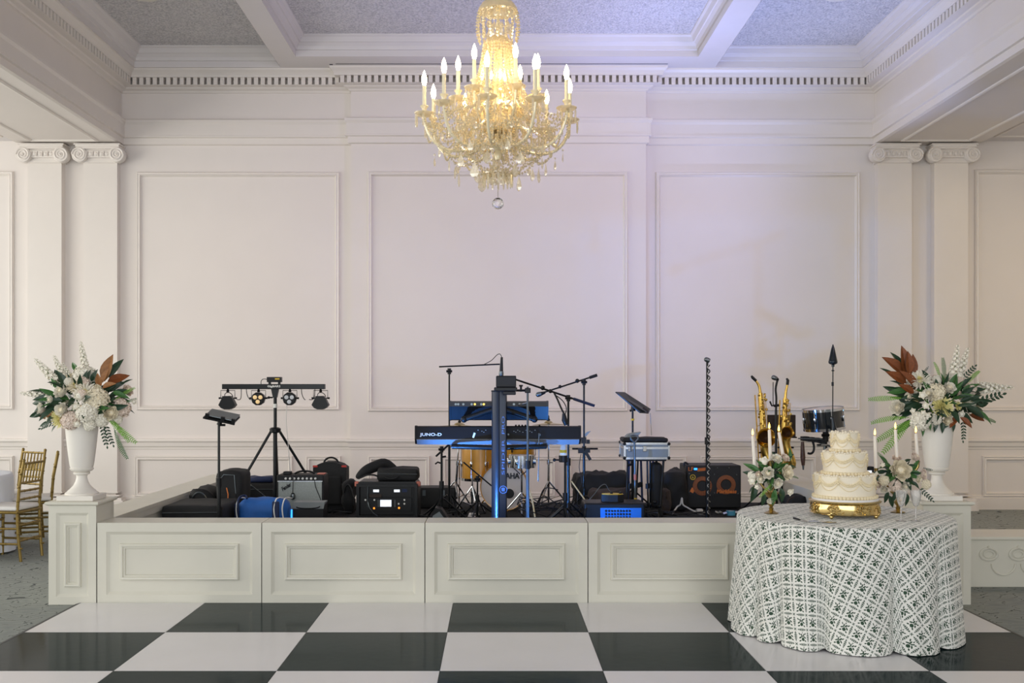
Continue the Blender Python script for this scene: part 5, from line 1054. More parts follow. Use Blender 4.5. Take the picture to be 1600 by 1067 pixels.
# ------------------------------------------------------------------ drum kit
def chrome_stand(par, c, top, spread=.24, a0=.2, m=M_CHROME):
    tube('pole', [c+V3(0, 0, .03), top], .009, m, par); tube('sleeve', [c+V3(0, 0, .1), c.lerp(top, .55)], .013, m, par)
    for k in range(3):
        a = a0+2*pi*k/3; f = c+V3(spread*cos(a), spread*sin(a), .012); o = tube('leg', [c+V3(0, 0, .30), f], .009, m, par); tube('leg_strut', [c+V3(0, 0, .10), (c+V3(0, 0, .30)).lerp(f, .55)], .006, m, o); MB().ball(f, .016, 8, 5).build('rubber_foot', M_BLK, o, True)
    MB().tube([c.lerp(top, .55)-V3(0, 0, .02), c.lerp(top, .55)+V3(0, 0, .03)], .020, 10).tube([c.lerp(top, .55), c.lerp(top, .55)+V3(.045, 0, 0)], .007, 8).build('wing_clamp', m, par, True)
def drum(name, lab, c, r, h, ax=(0, 0, 1), shell=None, lugs=8, hoop=None, group='drums of the kit', front=None):
    t = thing(name, lab, 'drum', c, group); M = Vector(ax).to_track_quat('Z', 'Y').to_matrix().to_4x4(); hoop = hoop or M_CHROME; shell = shell or M_DRUM
    MB().lathe([(r, 0), (r, h)], 48, c, cap=False, M=M).build('shell', shell, t, True)
    for z, nm in ((0, 'bottom'), (h, 'top')):
        MB().lathe([(r*.995, z-.012), (r*1.035, z-.014), (r*1.035, z+.014), (r*.995, z+.012)], 48, c, cap=False, M=M).build('hoop', hoop, t, True)
        MB().lathe([(r*.995, z-.002), (r*.995, z+.004), (.001, z+.004), (.001, z-.002)], 48, c, cap=False, M=M).build('drum_head', M_HEAD, t, True)
    lm = MB().rbox(-.010, .010, 0, .018, -.030, .030, .004).tube([(0, .014, -h*.46), (0, .014, h*.46)], .0035, 6).mesh('lug', hoop, smooth=True)
    for k in range(lugs):
        a = 2*pi*(k+.5)/lugs; put('lug', lm, t, M=M @ Matrix.Rotation(a, 4, 'Z') @ Matrix.Translation((0, r, h/2)))
    return t
Yk = 11.0; kc = P(787.5, 757, Yk); kc.z = D+.253
t = drum('kick_drum', 'bass drum with white front head and maple hoop behind the blue column', kc, .245, .38, (0, 1, 0), hoop=M_DRUM)
text('lettering', 'YAMAHA', .08, M_BLKM, t, kc+V3(.017, -.012, .115), width=.30, height=.062, depth=.001, bold=.003)
MB().lathe([(.05, 0), (.052, .006), (.001, .006)], 24, kc+V3(.055, -.006, -.07), M=Matrix.Rotation(pi/2, 4, 'X')).build('port_hole', M_BLK, t, True)
for s_ in (-1, 1): tube('spur', [kc+V3(s_*.20, .08, -.14), V3(kc.x+s_*.31, kc.y-.02, D+.01)], .008, M_CHROME, t)
fc = P(748, 748, 11.25); r_ = .19
t = drum('floor_tom', 'golden maple floor tom on the wedge speaker side of the blue column', fc, r_, .34)
for k in range(3):
    a = -pi/2+.5+2*pi*k/3; p = fc+V3((r_+.02)*cos(a), (r_+.02)*sin(a), 0); tube('leg', [p+V3(0, 0, .2), V3(p.x, p.y, D+.01)], .007, M_CHROME, t)
tc0 = P(812, 713, 11.1); t = drum('rack_tom', 'golden maple rack tom just under the keyboard, right of the blue column', tc0, .155, .22, (0, -.2, 1), lugs=6)
tube('tom_arm', [tc0+V3(0, .1, .05), tc0+V3(-.02, .16, -.1), V3(tc0.x-.03, tc0.y+.12, kc.z+.246)], .010, M_CHROME, t)
sc0 = P(815, 728, 10.75); t = drum('snare_drum', 'chrome snare drum on a low stand below the rack tom', sc0, .14, .10, (0, 0, 1), shell=M_CHROME)
tube('pole', [sc0-V3(0, 0, .0), V3(sc0.x, sc0.y, D+.05)], .010, M_CHROME, t)
for k in range(3):
    a = .5+2*pi*k/3; tube('leg', [V3(sc0.x, sc0.y, D+.22), V3(sc0.x+.2*cos(a), sc0.y+.2*sin(a), D+.01)], .008, M_CHROME, t); tube('basket_arm', [V3(sc0.x, sc0.y, sc0.z-.1), sc0+V3(.15*cos(a), .15*sin(a), .02)], .006, M_CHROME, t)
def cymbal(lab, px, py, Y, r, px0, tilt=(0.02, -.05), lift=.02):
    c = P(px, py, Y); b = on_deck(px0, Y); t = thing('cymbal_stand', lab, 'cymbal', b, 'cymbals of the kit'); chrome_stand(t, b, c-V3(0, 0, .01), a0=.2+px*.1)
    M = Matrix.Rotation(tilt[0], 4, 'Y') @ Matrix.Rotation(tilt[1], 4, 'X')
    MB().lathe([(r, -.012), (r*.6, .0), (r*.26, .010), (r*.22, .022), (r*.12, .034), (.008, .036), (.008, .032), (r*.25, .006), (r*.6, -.003), (r, -.014)], 48, c, cap=False, M=M).build('cymbal', M_BRASS, t, True)
    MB().lathe([(.016, .034), (.018, .05), (.010, .055), (.010, .075), (.006, .09)], 12, c).build('felt_and_wing_nut', M_BLK, t, True); return t
cymbal('ride cymbal on a chrome stand above the logo end of the keyboard', 718, 665, 11.2, .235, 711, (.03, -.03))
cymbal('crash cymbal on a chrome stand above the plain end of the keyboard', 857, 662, 11.2, .18, 857, (-.02, -.06))
b = on_deck(738, 10.6); t = thing('hi_hat_stand', 'short chrome pedal stand with splayed legs before the floor tom', 'stand', b); chrome_stand(t, b, P(738, 745, 10.6), .2, .9)
MB().prism([(-.04, 0), (.04, 0), (.03, .26), (-.03, .26)], lambda a, c_, d: b+V3(a, -.28+c_, d+.03*c_), .012, .022).build('foot_pedal', M_CHROME, t)
# ------------------------------------------------------------------ microphone stands round the kit
Y = 10.5
t = mic_stand('mic_stand', 'tall boom stand reaching over the drums with its arm level', 702, Y, 580, boom=(P(686, 573, Y), P(781, 569, Y)), a0=.9)
m_ = microphone('pencil microphone hanging upright at the end of the level boom', P(783, 587, Y), P(784, 558, Y)); tube('lead', catmull([P(784, 558, Y), P(781, 553, Y), P(776, 555, Y), P(768, 563, Y), P(757, 569, Y)], 5), .004, M_CABLE, m_, 6)
t = mic_stand('mic_stand', 'short boom stand with a tilted arm beside the chrome cymbal stand', 690, 10.15, 702, boom=(P(681, 713, 10.15), P(703, 693, 10.15)), a0=.1, r=.013)
MB().tube([P(690, 724, 10.15), P(684, 722, 10.15), P(680, 725, 10.15)], .008, 8).tube([P(690, 714, 10.15), P(697, 713, 10.15)], .010, 8).build('spare_clip', M_BLK, t, True)
t = mic_stand('mic_stand', 'low boom stand aimed at the bass drum head', 746, 10.3, 748, hub=.16, spread=.22, boom=(P(724, 722, 10.3), P(768, 759, 10.25)), a0=.3)
t = mic_stand('mic_stand', 'boom stand whose long arm slopes down to a blue counterweight end', 888, 9.75, 622, boom=(P(806, 593, 9.75), P(929, 634, 9.75)), a0=.5, r=.012)
MB().tube([P(896, 623, 9.75), P(929, 634, 9.75)], .014, 10).build('counterweight', M_NAVY, t, True); MB().ball(P(848, 606, 9.75), .022, 8, 5).build('boom_grip', M_BLK, t, True); MB().ball(P(860, 611, 9.75), .02, 8, 5).build('boom_grip', M_BLK, t, True)
m_ = thing('clip_microphone', 'black clip microphone dangling on a gooseneck from the sloping boom', 'microphone', P(882, 655, 9.7))
tube('gooseneck', catmull([P(866, 614, 9.74), P(871, 624, 9.73), P(877, 638, 9.72), P(882, 648, 9.7)], 5), .009, M_BLK, m_); MB().tube([P(881, 646, 9.7), P(882, 656, 9.7), P(885, 664, 9.7)], [.016, .028, .022], 10).build('body', M_BLK, m_, True)
tube('lead', catmull([P(869, 618, 9.74), P(879, 626, 9.74), P(885, 638, 9.74), P(882, 650, 9.72)], 5), .005, M_CABLE, m_, 6)
Y = 10.4
t = mic_stand('mic_stand', 'boom stand whose arm rises away from a round-headed vocal microphone', 912.5, Y, 597, boom=(P(850, 613, Y), P(933, 586, Y)), a0=.2, r=.011)
MB().tube([P(921, 590, Y), P(933, 586, Y)], .016, 10).build('counterweight', M_BLK, t, True); MB().ball(P(875, 604, Y), .018, 8, 5).build('boom_grip', M_BLK, t, True); MB().ball(P(902, 595, Y), .022, 8, 5).build('boom_grip', M_BLK, t, True)
MB().tube([P(894, 701, Y-.02), P(934, 701, Y-.02)], .009, 8).build('accessory_bar', M_BLKM, t, True)
for px, py, sx, sz in ((912, 688, .05, .06), (919, 690, .03, .04), (908, 704, .06, .05), (918, 704, .05, .04)): MB().obox(P(px, py, Y-.03), sx, .04, sz).build('bar_clamp', M_BLK, t)
MB().obox(P(918, 711, Y-.04), .03, .03, .11, Matrix.Rotation(R(-30), 3, 'Y')).build('hanging_clip', M_BLK, t); MB().prism([(0, 0), (.06, .07), (.02, .06), (-.02, .02)], lambda a, b_, d: P(914, 684, Y)+V3(a, d, b_), -.004, .004).build('paper_flag', M_GREYP, t)
microphone('round-headed vocal microphone at the low end of the rising boom', P(839, 617, Y), P(852, 613, Y))
tube('hanging_lead', catmull([P(908, 709, Y-.04), P(905, 730, Y-.05), P(909, 752, Y-.05), P(903, 772, Y-.08), V3(P(900, 0, Y).x, Y-.1, D+.01)], 5), .004, M_CABLE, t, 6)
t = mic_stand('drink_stand', 'short stand with a cup holder carrying a bottle in front of the keyboard', 883, 9.35, 722, a0=.7, r=.012, group='drink stands'); t['category'] = 'stand'
cp = P(880, 722, 9.35); MB().lathe([(.036, 0), (.040, .005), (.040, .06), (.036, .06), (.034, .012), (.001, .012)], 24, cp, cap=False).build('cup_holder', M_BLK, t, True); MB().tube([cp+V3(-.04, 0, .02), cp+V3(-.075, 0, .02)], .007, 8).ball(cp+V3(-.08, 0, .02), .016, 8, 5).build('clamp_knob', M_BLK, t, True)
bt = thing('water_bottle', 'small white bottle with yellow band standing in the cup holder', 'bottle', cp+V3(0, 0, .013)); MB().lathe([(.030, .013), (.031, .02), (.031, .12), (.026, .135), (.026, .15)], 20, cp).build('body', M_WHT, bt, True); MB().lathe([(.0315, .085), (.0315, .112)], 20, cp, cap=False).build('band', M_YEL2, bt, True); MB().lathe([(.024, .15), (.025, .17), (.020, .175), (.001, .175)], 16, cp).build('cap', M_WHT, bt, True)
# ------------------------------------------------------------------ keyboards on the blue-lit column stand
Yc = 8.85; c = V3(P(780, 0, Yc).x, Yc, D)
t = thing('keyboard_stand', 'dark upright column keyboard stand with lettering down its front', 'keyboard stand', c)
pts = []
wcol, zc1 = .0655, zz_(612, Yc)
prof2 = [(-wcol, .05), (-wcol, .004), (-wcol*.93, -.010), (-wcol*.75, -.026), (-wcol*.5, -.040), (-wcol*.2, -.051), (-wcol*.06, -.053), (.0, -.046), (wcol*.05, -.052), (wcol*.4, -.053), (wcol*.86, -.049), (wcol, -.03), (wcol, .05)]
MB().prism(prof2, lambda a, b_, d: V3(c.x+a, c.y+b_, d), D+.03, zc1).build('column', M_COLUMN if 'M_COLUMN' in globals() else mat('dark_anodised_column', '#23282f', .30, .5, var=.06), t, True)
MB().rbox(c.x-wcol-.003, c.x+wcol+.003, c.y-.056, c.y+.053, zc1, zc1+.012, .003).build('top_cap', M_BLK, t)
M_LETT = mat('slate_blue_print', '#4a6da0', .4, .3)
text('lettering', 'SPIDER', .06, M_LETT, t, V3(c.x+.035, c.y-.0535, zz_(714, Yc)), rot=(pi/2, -pi/2, 0), width=.30, height=.024, depth=.0006); text('lettering', 'PRO', .06, M_LETT, t, V3(c.x+.035, c.y-.0535, zz_(664, Yc)), rot=(pi/2, -pi/2, 0), width=.15, height=.024, depth=.0006)
MB().lathe([(.034, 0), (.034, .002), (.028, .002), (.028, 0)], 28, V3(c.x+.034, c.y-.0525, zz_(764, Yc)), cap=False, M=Matrix.Rotation(pi/2, 4, 'X')).build('badge_ring', M_LETT, t); MB().prism([(-.012, -.014), (.012, -.014), (.016, .012), (0, .018), (-.016, .012)], lambda a, b_, d: V3(c.x+.034+a, d, zz_(764, Yc)+b_), c.y-.0535, c.y-.052).build('badge_mark', M_LETT, t)
for s_ in (-1, 1):
    for yy, xx in ((-.28, .36), (.34, .30)): o = tube('base_leg', [c+V3(s_*.03, 0, .05), c+V3(s_*xx, yy, .02)], .016, M_BLKM, t); MB().ball(c+V3(s_*xx, yy, .018), .02, 8, 5).build('rubber_foot', M_BLK, o, True)
    tube('lower_arm', [V3(c.x+s_*.06, c.y+.03, zz_(699, 8.9)), V3(c.x+s_*.40, c.y+.10, zz_(698, 8.9)), V3(c.x+s_*.42, c.y+.40, 1.085)], .022, M_BLKM, t, 10)
    tube('upper_arm', [V3(c.x+s_*.06, c.y+.02, zz_(640, 8.9)), P(780+s_*55, 655, 8.92), V3(P(780+s_*55, 0, 8.92).x, 9.30, 1.31)], .024, M_BLKM, t, 10); MB().ball(P(780+s_*55, 655, 8.92), .03, 10, 6).build('arm_end', M_BLK, t, True)
def keyboard(name, lab, px0, px1, Y, ztop, zmid, zbot, dep, m, edge):
    x0, x1 = P(px0, 0, Y).x, P(px1, 0, Y).x; t = thing(name, lab, 'keyboard', ((x0+x1)/2, Y+dep/2, zbot))
    MB().prism([(0, zmid), (0, ztop), (.03, ztop+.008), (dep*.45, ztop), (dep*.5, ztop-.022), (dep, ztop-.028), (dep, zbot+.01), (dep-.02, zbot), (.06, zbot)], lambda a, b_, d: V3(d, Y+a, b_), x0+.012, x1-.012).build('body', m, t)
    for a, b_ in ((x0, x0+.014), (x1-.014, x1)): MB().prism([(-.004, zmid), (-.004, ztop+.003), (.03, ztop+.012), (dep*.45, ztop+.006), (dep, ztop-.016), (dep+.005, zbot+.01), (dep-.02, zbot-.002), (.056, zbot-.002)], lambda q, w_, d: V3(d, Y+q, w_), a, b_).build('end_cheek', m, t)
    if edge: MB().prism([(-.001, zmid), (.060, zbot-.001), (.060, zbot-.006), (-.006, zmid-.004)], lambda a, b_, d: V3(d, Y+a, b_), x0+.016, x1-.016).build('lower_edge', edge, t)
    n = int((x1-x0-.06)/.0235); kw = MB().rbox(-.0108, .0108, 0, dep*.46, 0, .016, .002, 1).mesh('white_key', M_WHT); kb = MB().rbox(-.006, .006, dep*.16, dep*.46, .014, .026, .002, 1).mesh('black_key', M_BLK)
    off = origin(t)
    for i in range(n):
        x = x0+.03+.0235*(i+.5); put('white_key', kw, t, V3(x, Y+dep*.98, ztop-.03)-off, rot=(0, 0, pi))
        if i % 7 not in (2, 6): put('black_key', kb, t, V3(x+.0118, Y+dep*.98, ztop-.03)-off, rot=(0, 0, pi))
    return t, x0, x1
t, x0, x1 = keyboard('stage_keyboard', 'long black keyboard on the lower arms with white logo on its back', 648, 908, 8.98, zz_(667, 8.98), zz_(686, 8.98), zz_(694, 8.98), .33, mat('satin_black_keyboard', '#0d0b0c', .5, var=.06, spec=.2), mat('silver_grey_edge', '#a4a9b2', .3, .3))
text('logo', 'JUNO-D', .06, M_WHT, t, P(673.5, 679, 8.972), width=.19, height=.034, depth=.001, bold=.0015)
MB().obox(P(740.5, 680, 8.975), .016, .006, .045, Matrix.Rotation(R(18), 3, 'Y')).build('white_sticker', M_WHT, t)
for i, px in enumerate((747, 753, 756, 759, 803, 806, 809, 812, 817, 822, 828, 831, 836)): MB().obox(P(px, 672+(i % 3)*1.6, 8.975), .008, .006, .006).build('socket_label', M_GREYP, t)
for px in (806, 811, 816, 821, 843): MB().lathe([(.008, 0), (.008, .018), (.006, .02)], 10, P(px, 667, 9.04)).build('top_knob', M_BLK, t, True)
for px, py in ((794, 679), (843, 679)): MB().lathe([(.011, 0), (.011, .01), (.005, .012)], 12, P(px, py, 8.98), M=Matrix.Rotation(pi/2, 4, 'X')).build('socket', M_GREYM, t, True)
MB().tube([P(842, 677, 8.96), P(842, 684, 8.95)], .007, 8).tube([P(842, 684, 8.95), P(842, 712, 8.94), P(841, 752, 8.94)], .0045, 6).build('plugged_lead', M_GREYM, t, True)
t, x0, x1 = keyboard('upper_keyboard', 'shorter dark synthesizer on the upper arms with rear sockets', 702, 857, 8.98, zz_(628, 8.98), zz_(635, 8.98), zz_(657, 8.98), .30, mat('satin_dark_synth', '#16181e', .36, .1, var=.06, spec=.35), None)
for px in (712, 716, 724, 737, 742, 752, 756, 803, 812): MB().lathe([(.010, 0), (.010, .006), (.005, .006), (.005, .002)], 12, P(px, 631.5, 8.98), M=Matrix.Rotation(pi/2, 4, 'X')).build('socket', M_SAX if px in (756, 742) else M_GREYM, t, True)
MB().tube([P(824, 629, 8.95), P(810, 633, 8.95)], .006, 8).build('plug', M_CHROME, t, True)
# phone-sized device on a clamp stand beside the column
Y = 8.66
t = mic_stand('device_stand', 'thin straight stand with a clamp arm right of the lettered column', 824.5, Y, 604, a0=.6, spread=.22, r=.011, group='device stands', pole_m=M_GREYM); t['category'] = 'stand'
MB().rbox(P(820, 0, Y).x, P(829, 0, Y).x, Y-.03, Y+.03, zz_(614, Y), zz_(606, Y), .006).build('clamp_block', M_BLK, t); tube('clamp_arm', [P(820, 610, Y), P(806, 610, Y)], .010, M_BLKM, t); MB().tube([P(814, 603, Y), P(814, 612, Y)], .009, 8).tube([P(811, 602.5, Y), P(817, 602.5, Y)], .007, 8).build('wing_screw', M_BLK, t, True)
MB().rbox(P(772, 0, Y).x, P(808, 0, Y).x, Y-.03, Y+.05, zz_(611, Y), zz_(605, Y), .006).build('cradle', M_BLK, t); MB().rbox(P(786, 0, Y).x, P(806, 0, Y).x, Y-.02, Y+.04, zz_(617, Y), zz_(611, Y), .006).build('cradle_jaw', M_BLK, t)
o = thing('phone_device', 'dark boxy device perched in the cradle above the lettered column', 'device', P(790, 605, Y)); MB().rbox(P(775, 0, Y).x, P(806.5, 0, Y).x, Y-.02, Y+.05, zz_(605, Y), zz_(587.5, Y), .006).build('body', mat('dark_device', '#10131d', .4, var=.08, spec=.25), o); MB().box(P(776, 0, Y).x, P(806, 0, Y).x, Y-.015, Y+.045, zz_(587.5, Y), zz_(587.0, Y)).build('top_edge', M_BROWNB, o)
# ------------------------------------------------------------------ tablet stand, flight case, trolley
Y = 10.9
t = mic_stand('music_stand', 'stand with a steeply tilted black music desk beside the wall corner', 988.5, Y, 640, a0=.2, r=.012, group='music stands'); t['category'] = 'music stand'
desk = [P(962, 612, Y-.03), P(976, 612.5, Y+.12), P(1017, 639, Y+.10), P(1014, 645, Y-.06), P(1000, 644, Y-.10)]
n_ = (desk[1]-desk[0]).cross(desk[3]-desk[0]).normalized()*.010
MB().add([p+n_*s for s in (0, 1) for p in desk], [(0, 1, 2, 3, 4), (9, 8, 7, 6, 5)]+[(i, (i+1) % 5, 5+(i+1) % 5, 5+i) for i in range(5)]).build('desk', M_BLKM, t)
MB().tube([P(1005, 637, Y-.07), P(1013, 643, Y-.06)], .012, 8).build('desk_lip', M_BROWNB, t, True); MB().tube([P(989, 642, Y), P(990, 634, Y)], .026, 10).tube([P(984, 642, Y), P(989, 640, Y)], .012, 8).build('tilt_head', M_BLK, t, True); MB().tube([P(988.5, 654, Y), P(988.5, 657, Y)], .018, 10).build('yellow_collar', M_YEL2, t, True)
tube('lead', [P(1016, 645, Y), P(1017, 662, Y), P(1018, 680, Y-.1)], .003, M_GREYM, t, 6)
Y = 10.3; x0, x1 = P(976, 0, Y).x, P(1045, 0, Y).x; zb, zt = zz_(716, Y), zz_(693, Y)
t = thing('stand_cart', 'folding utility stand carrying the aluminium case, poles stowed below', 'cart', (P(1012, 0, Y).x, Y+.15, D))
MB().rbox(x0+.02, x1-.02, Y+.02, Y+.32, zb-.03, zb-.004, .006).build('platform', M_BLK, t)
random.seed(4)
for i, px in enumerate((984, 990, 1000, 1006, 1012, 1018, 1024, 1031)):
    yy = Y+.03+.06*(i % 4); o = tube('pole', [V3(P(px, 0, Y).x, yy, zb-.03), V3(P(px+rnd(-4, 4), 0, Y).x, yy+.02, D+.02)], rnd(.008, .012), M_BLKM if i % 3 else M_NAVY, t); MB().tube([V3(P(px, 0, Y).x, yy, D+.30), V3(P(px, 0, Y).x, yy, D+.35)], .018, 8).build('clutch', M_BLK, o, True)
for px in (982, 1038): tube('side_rail', [V3(P(px, 0, Y).x, Y+.05, zb-.03), V3(P(px-4 if px < 1000 else px-8, 0, Y).x, Y-.02, D+.015)], .012, M_BLKM, t)
MB().rbox(P(985, 0, Y).x, P(1037, 0, Y).x, Y+.0, Y+.28, D, D+.10, .03, 3).build('base_bag', M_NYLON, t, True); MB().rbox(P(1020, 0, Y).x, P(1037, 0, Y).x, Y+.05, Y+.25, D+.10, zb-.05, .04, 3).build('hanging_bag', M_NYLON, t, True); tube('clamp_bar', [P(980, 727, Y+.02), P(990, 725, Y+.02)], .012, M_BLK, t)
for i in range(7): MB().ball(V3(P(988+i*7, 0, Y).x, Y-.01, D+.13+.02*(i % 3)), .020, 8, 5).build('folded_foot', M_BLK, t, True)
t = thing('flight_case', 'aluminium edged flight case with black corners on the utility stand', 'case', ((x0+x1)/2, Y+.15, zb))
MB().rbox(x0, x1, Y, Y+.36, zb, zt, .006).build('shell', M_GREYP, t); lid = zz_(700, Y)
for z in (zb, lid, zt):
    MB().frame(x0-.006, x1+.006, Y-.006, Y+.366, [(0, z-.010), (0, z+.010), (.02, z+.011), (.02, z-.011), (0, z-.010)], fz).build('edge_profile', M_ALU, t)
for x in (x0, x1):
    for y in (Y, Y+.36): MB().box(x-.009, x+.009, y-.009, y+.009, zb-.004, zt+.004).build('corner_profile', M_ALU, t); [MB().ball(V3(x, y, z), .018, 8, 5).build('corner_ball', M_BLK, t, True) for z in (zb+.004, zt-.004)]
for px in (984, 1007): MB().rbox(P(px-3, 0, Y).x, P(px+3, 0, Y).x, Y-.014, Y-.004, lid-.035, lid+.02, .004).build('catch', M_CHROME, t)
b_ = soft_box('flat_pouch', 'flat black pouch lying on top of the aluminium flight case', 'bag', x0-.01, x1+.0, Y+.03, Y+.34, zt+.012, zt+.055, M_NYLON, .018, lump=.006, seed=21)
o = MB().prism([(0, 0), (.12, .015), (.16, .09), (.07, .07), (.03, .05)], lambda a, q, d: V3(x0+.02+a, d, zt+.055+q*.6), Y+.10, Y+.24).build('crumpled_paper', M_GREYP); tag(o, 'crumpled grey paper lying on the flat black pouch', 'paper')
Y = 10.15; t = thing('hand_trolley', 'slim hand trolley pole with D-shaped grip before the flight case', 'trolley', on_deck(992, Y))
tube('pole', [on_deck(993, Y)+V3(0, 0, .03), P(991.5, 692, Y)], .011, M_GREYM, t); tube('grip', [P(991.5, 692, Y), P(986, 686, Y), P(985, 681, Y), P(990, 680, Y), P(997, 681, Y), P(997, 686, Y), P(991.5, 692, Y)], .009, M_GREYM, t)
MB().tube([P(992.2, 741, Y), P(992.4, 750, Y)], .014, 10).build('red_tape', M_PINK, t, True); MB().tube([P(993, 778, Y), P(993, 784, Y)], .014, 10).build('yellow_tape', M_YEL2, t, True); MB().rbox(P(986, 0, Y).x, P(1000, 0, Y).x, Y-.08, Y+.06, D, D+.02, .005).build('toe_plate', M_GREYM, t)
for s_ in (-1, 1): MB().lathe([(.04, -.012), (.045, 0), (.04, .012)], 16, on_deck(993, Y)+V3(s_*.06, .05, .045), M=Matrix.Rotation(pi/2, 4, 'Y')).build('wheel', M_BLK, t, True)
# ------------------------------------------------------------------ rack amp, pedal, soft bags in the middle
Y = 9.7; x0, x1, zt = P(913, 0, Y).x, P(1008, 0, Y).x, zz_(786, Y)
t = thing('power_mixer', 'black rack mixer with a blue lit front panel at the stage edge', 'mixer', ((x0+x1)/2, Y+.15, D))
MB().rbox(x0, x1, Y, Y+.34, D, zt, .015, 2).build('case', M_BLK, t); pn = MB().box(P(938, 0, Y).x, P(1002, 0, Y).x, Y-.006, Y+.01, D+.05, zz_(793.5, Y)).build('blue_panel', M_BLUEPANEL, t)
for r_ in range(3):
    for i in range(9): MB().lathe([(.011, 0), (.010, .014), (.001, .014)], 10, V3(P(947+i*4.6, 0, Y).x, Y-.006, zz_(798+r_*5, Y)), M=Matrix.Rotation(pi/2, 4, 'X')).build('knob', M_BLK, pn, True)
MB().box(P(989, 0, Y).x, P(1001, 0, Y).x, Y-.009, Y-.004, D+.06, zz_(794.5, Y)).build('plain_plate', M_BLUEPANEL, pn); tube('handle', bez(V3(x0+.02, Y-.01, zt-.05), V3(x0+.0, Y-.05, zt-.05), V3(x0+.0, Y-.05, zt-.15), V3(x0+.02, Y-.01, zt-.15)), .010, M_BLK, t)
t = thing('effects_pedal', 'octagonal black pedal with yellow top plate on the rack mixer', 'pedal', P(957, 785, Y+.1)); a = P(957, 0, Y+.12); mbp = [( .115*cos(q), .075*sin(q)) for q in [pi/8+k*pi/4 for k in range(8)]]
MB().prism(mbp, lambda u, v, d: V3(a.x+u, Y+.13+v, d), zt+.002, zt+.07).build('body', M_BLK, t); MB().prism([(u*.92, v*.92) for u, v in mbp], lambda u, v, d: V3(a.x+u, Y+.13+v, d), zt+.07, zt+.076).build('yellow_plate', M_YEL2, t)
for dx in (-.01, .075): MB().lathe([(.014, 0), (.012, .022), (.001, .022)], 10, V3(a.x+dx, Y+.12, zt+.076)).build('knob', M_BLK, t, True)
tube('lead', catmull([V3(a.x-.01, Y+.12, zt+.09), P(951, 765, Y+.12), P(946, 757, Y+.12), P(938, 760, Y+.1), P(927, 774, Y+.05), P(918, 783, Y+.02)], 5), .004, M_GREYM, t, 6)
soft_box('soft_bag', 'long black soft bag stretched behind the rack mixer and pedal', 'bag', P(899, 0, 11.1).x, P(982, 0, 11.1).x, 11.1, 11.5, D, zz_(741, 11.1), M_NYLON, .06, lump=.03, seed=23)
soft_box('soft_bag', 'dark brown canvas bag lying behind the yellow topped pedal', 'bag', P(920, 0, 10.7).x, P(986, 0, 10.7).x, 10.68, 10.98, D, zz_(766, 10.7), M_BROWNB, .06, lump=.02, seed=25)
soft_box('soft_bag', 'bulky black bag between the flight case stand and the bass amplifier', 'bag', P(1036, 0, 11.0).x, P(1072, 0, 11.0).x, 10.9, 11.3, D, zz_(737, 11.0), M_NYLON, .06, lump=.03, seed=27)
soft_box('soft_bag', 'dark brown rounded bag at the foot of the utility stand', 'bag', P(1033, 0, 10.65).x, P(1048, 0, 10.65).x, 10.62, 10.80, D, zz_(763, 10.65), M_BROWNB, .05, lump=.015, seed=29)
# ------------------------------------------------------------------ bass amplifier
Y = 11.15; x0, x1, zt = P(1072, 0, Y).x, P(1158, 0, Y).x, zz_(727, Y)
t = thing('bass_amplifier', 'black bass amplifier with two orange ringed speaker ports', 'amplifier', ((x0+x1)/2, Y+.2, D))
MB().rbox(x0, x1, Y, Y+.40, D+.01, zt, .012, 2).build('cabinet', M_TOLEX, t)
MB().box(x0+.015, x1-.015, Y-.012, Y+.002, zz_(773, Y), zt-.015).build('grille', mat('blue_black_grille', '#14161c', .5, var=.2, vscale=120, bump=.3, bscale=500), t)
RX = Matrix.Rotation(pi/2, 4, 'X')
for px, py in ((1097, 759), (1134, 757)): MB().lathe([(.103, .012), (.103, .017), (.060, .020), (.056, .014)], 40, P(px, py, Y), cap=False, M=RX).build('speaker_ring', mat('copper_ring', '#8a4f2c', .6, var=.2, vscale=80), t, True); MB().lathe([(.056, .013), (.02, .006), (.001, .006)], 30, P(px, py, Y), cap=False, M=RX).build('speaker_port', M_BLK, t, True)
text('lettering', 'Markbass', .06, M_ORANGE, t, P(1135, 768, Y-.022), width=.215, height=.042, shear=.15, depth=.003, bold=.002); text('model_lettering', 'LF', .04, M_ORANGE, t, P(1079.5, 733, Y-.014), width=.055, height=.040, depth=.002)
MB().box(P(1084, 0, Y).x, P(1089, 0, Y).x, Y-.016, Y-.011, zz_(734, Y), zz_(731, Y)).build('blue_badge', M_BLUELED, t)
for i in range(7): MB().obox(P(1091+i*2.1, 734-i*.2, Y-.014), .010, .006, .035, Matrix.Rotation(R(15), 3, 'Y')).build('orange_bar', M_ORANGE, t)
MB().lathe([(.030, 0), (.030, .004), (.022, .004), (.022, 0)], 24, P(1082.5, 745.5, Y-.012), cap=False, M=RX).build('logo_ring', M_YEL2, t); MB().prism([(-.012, -.010), (.012, -.010), (0, .012)], lambda a, b_, d: P(1082.5, 745.5, Y-.012)+V3(a, d, b_), -.004, 0).build('logo_mark', M_YEL2, t); MB().obox(P(1082, 766, Y-.014), .04, .005, .05, Matrix.Rotation(R(30), 3, 'Y')).build('orange_key', M_ORANGE, t)
for px, py in ((1077, 740), (1116, 741), (1151, 742), (1077, 769), (1116, 770), (1153, 771), (1121, 731), (1139, 731)): MB().ball(P(px, py, Y-.013), .008, 6, 4).build('screw', M_GREYM, t, True)
tube('handle_lead', bez(P(1072, 735, Y+.1), P(1066, 722, Y+.1), P(1070, 718, Y+.1), P(1077, 728, Y+.1)), .010, M_CABLE, t)
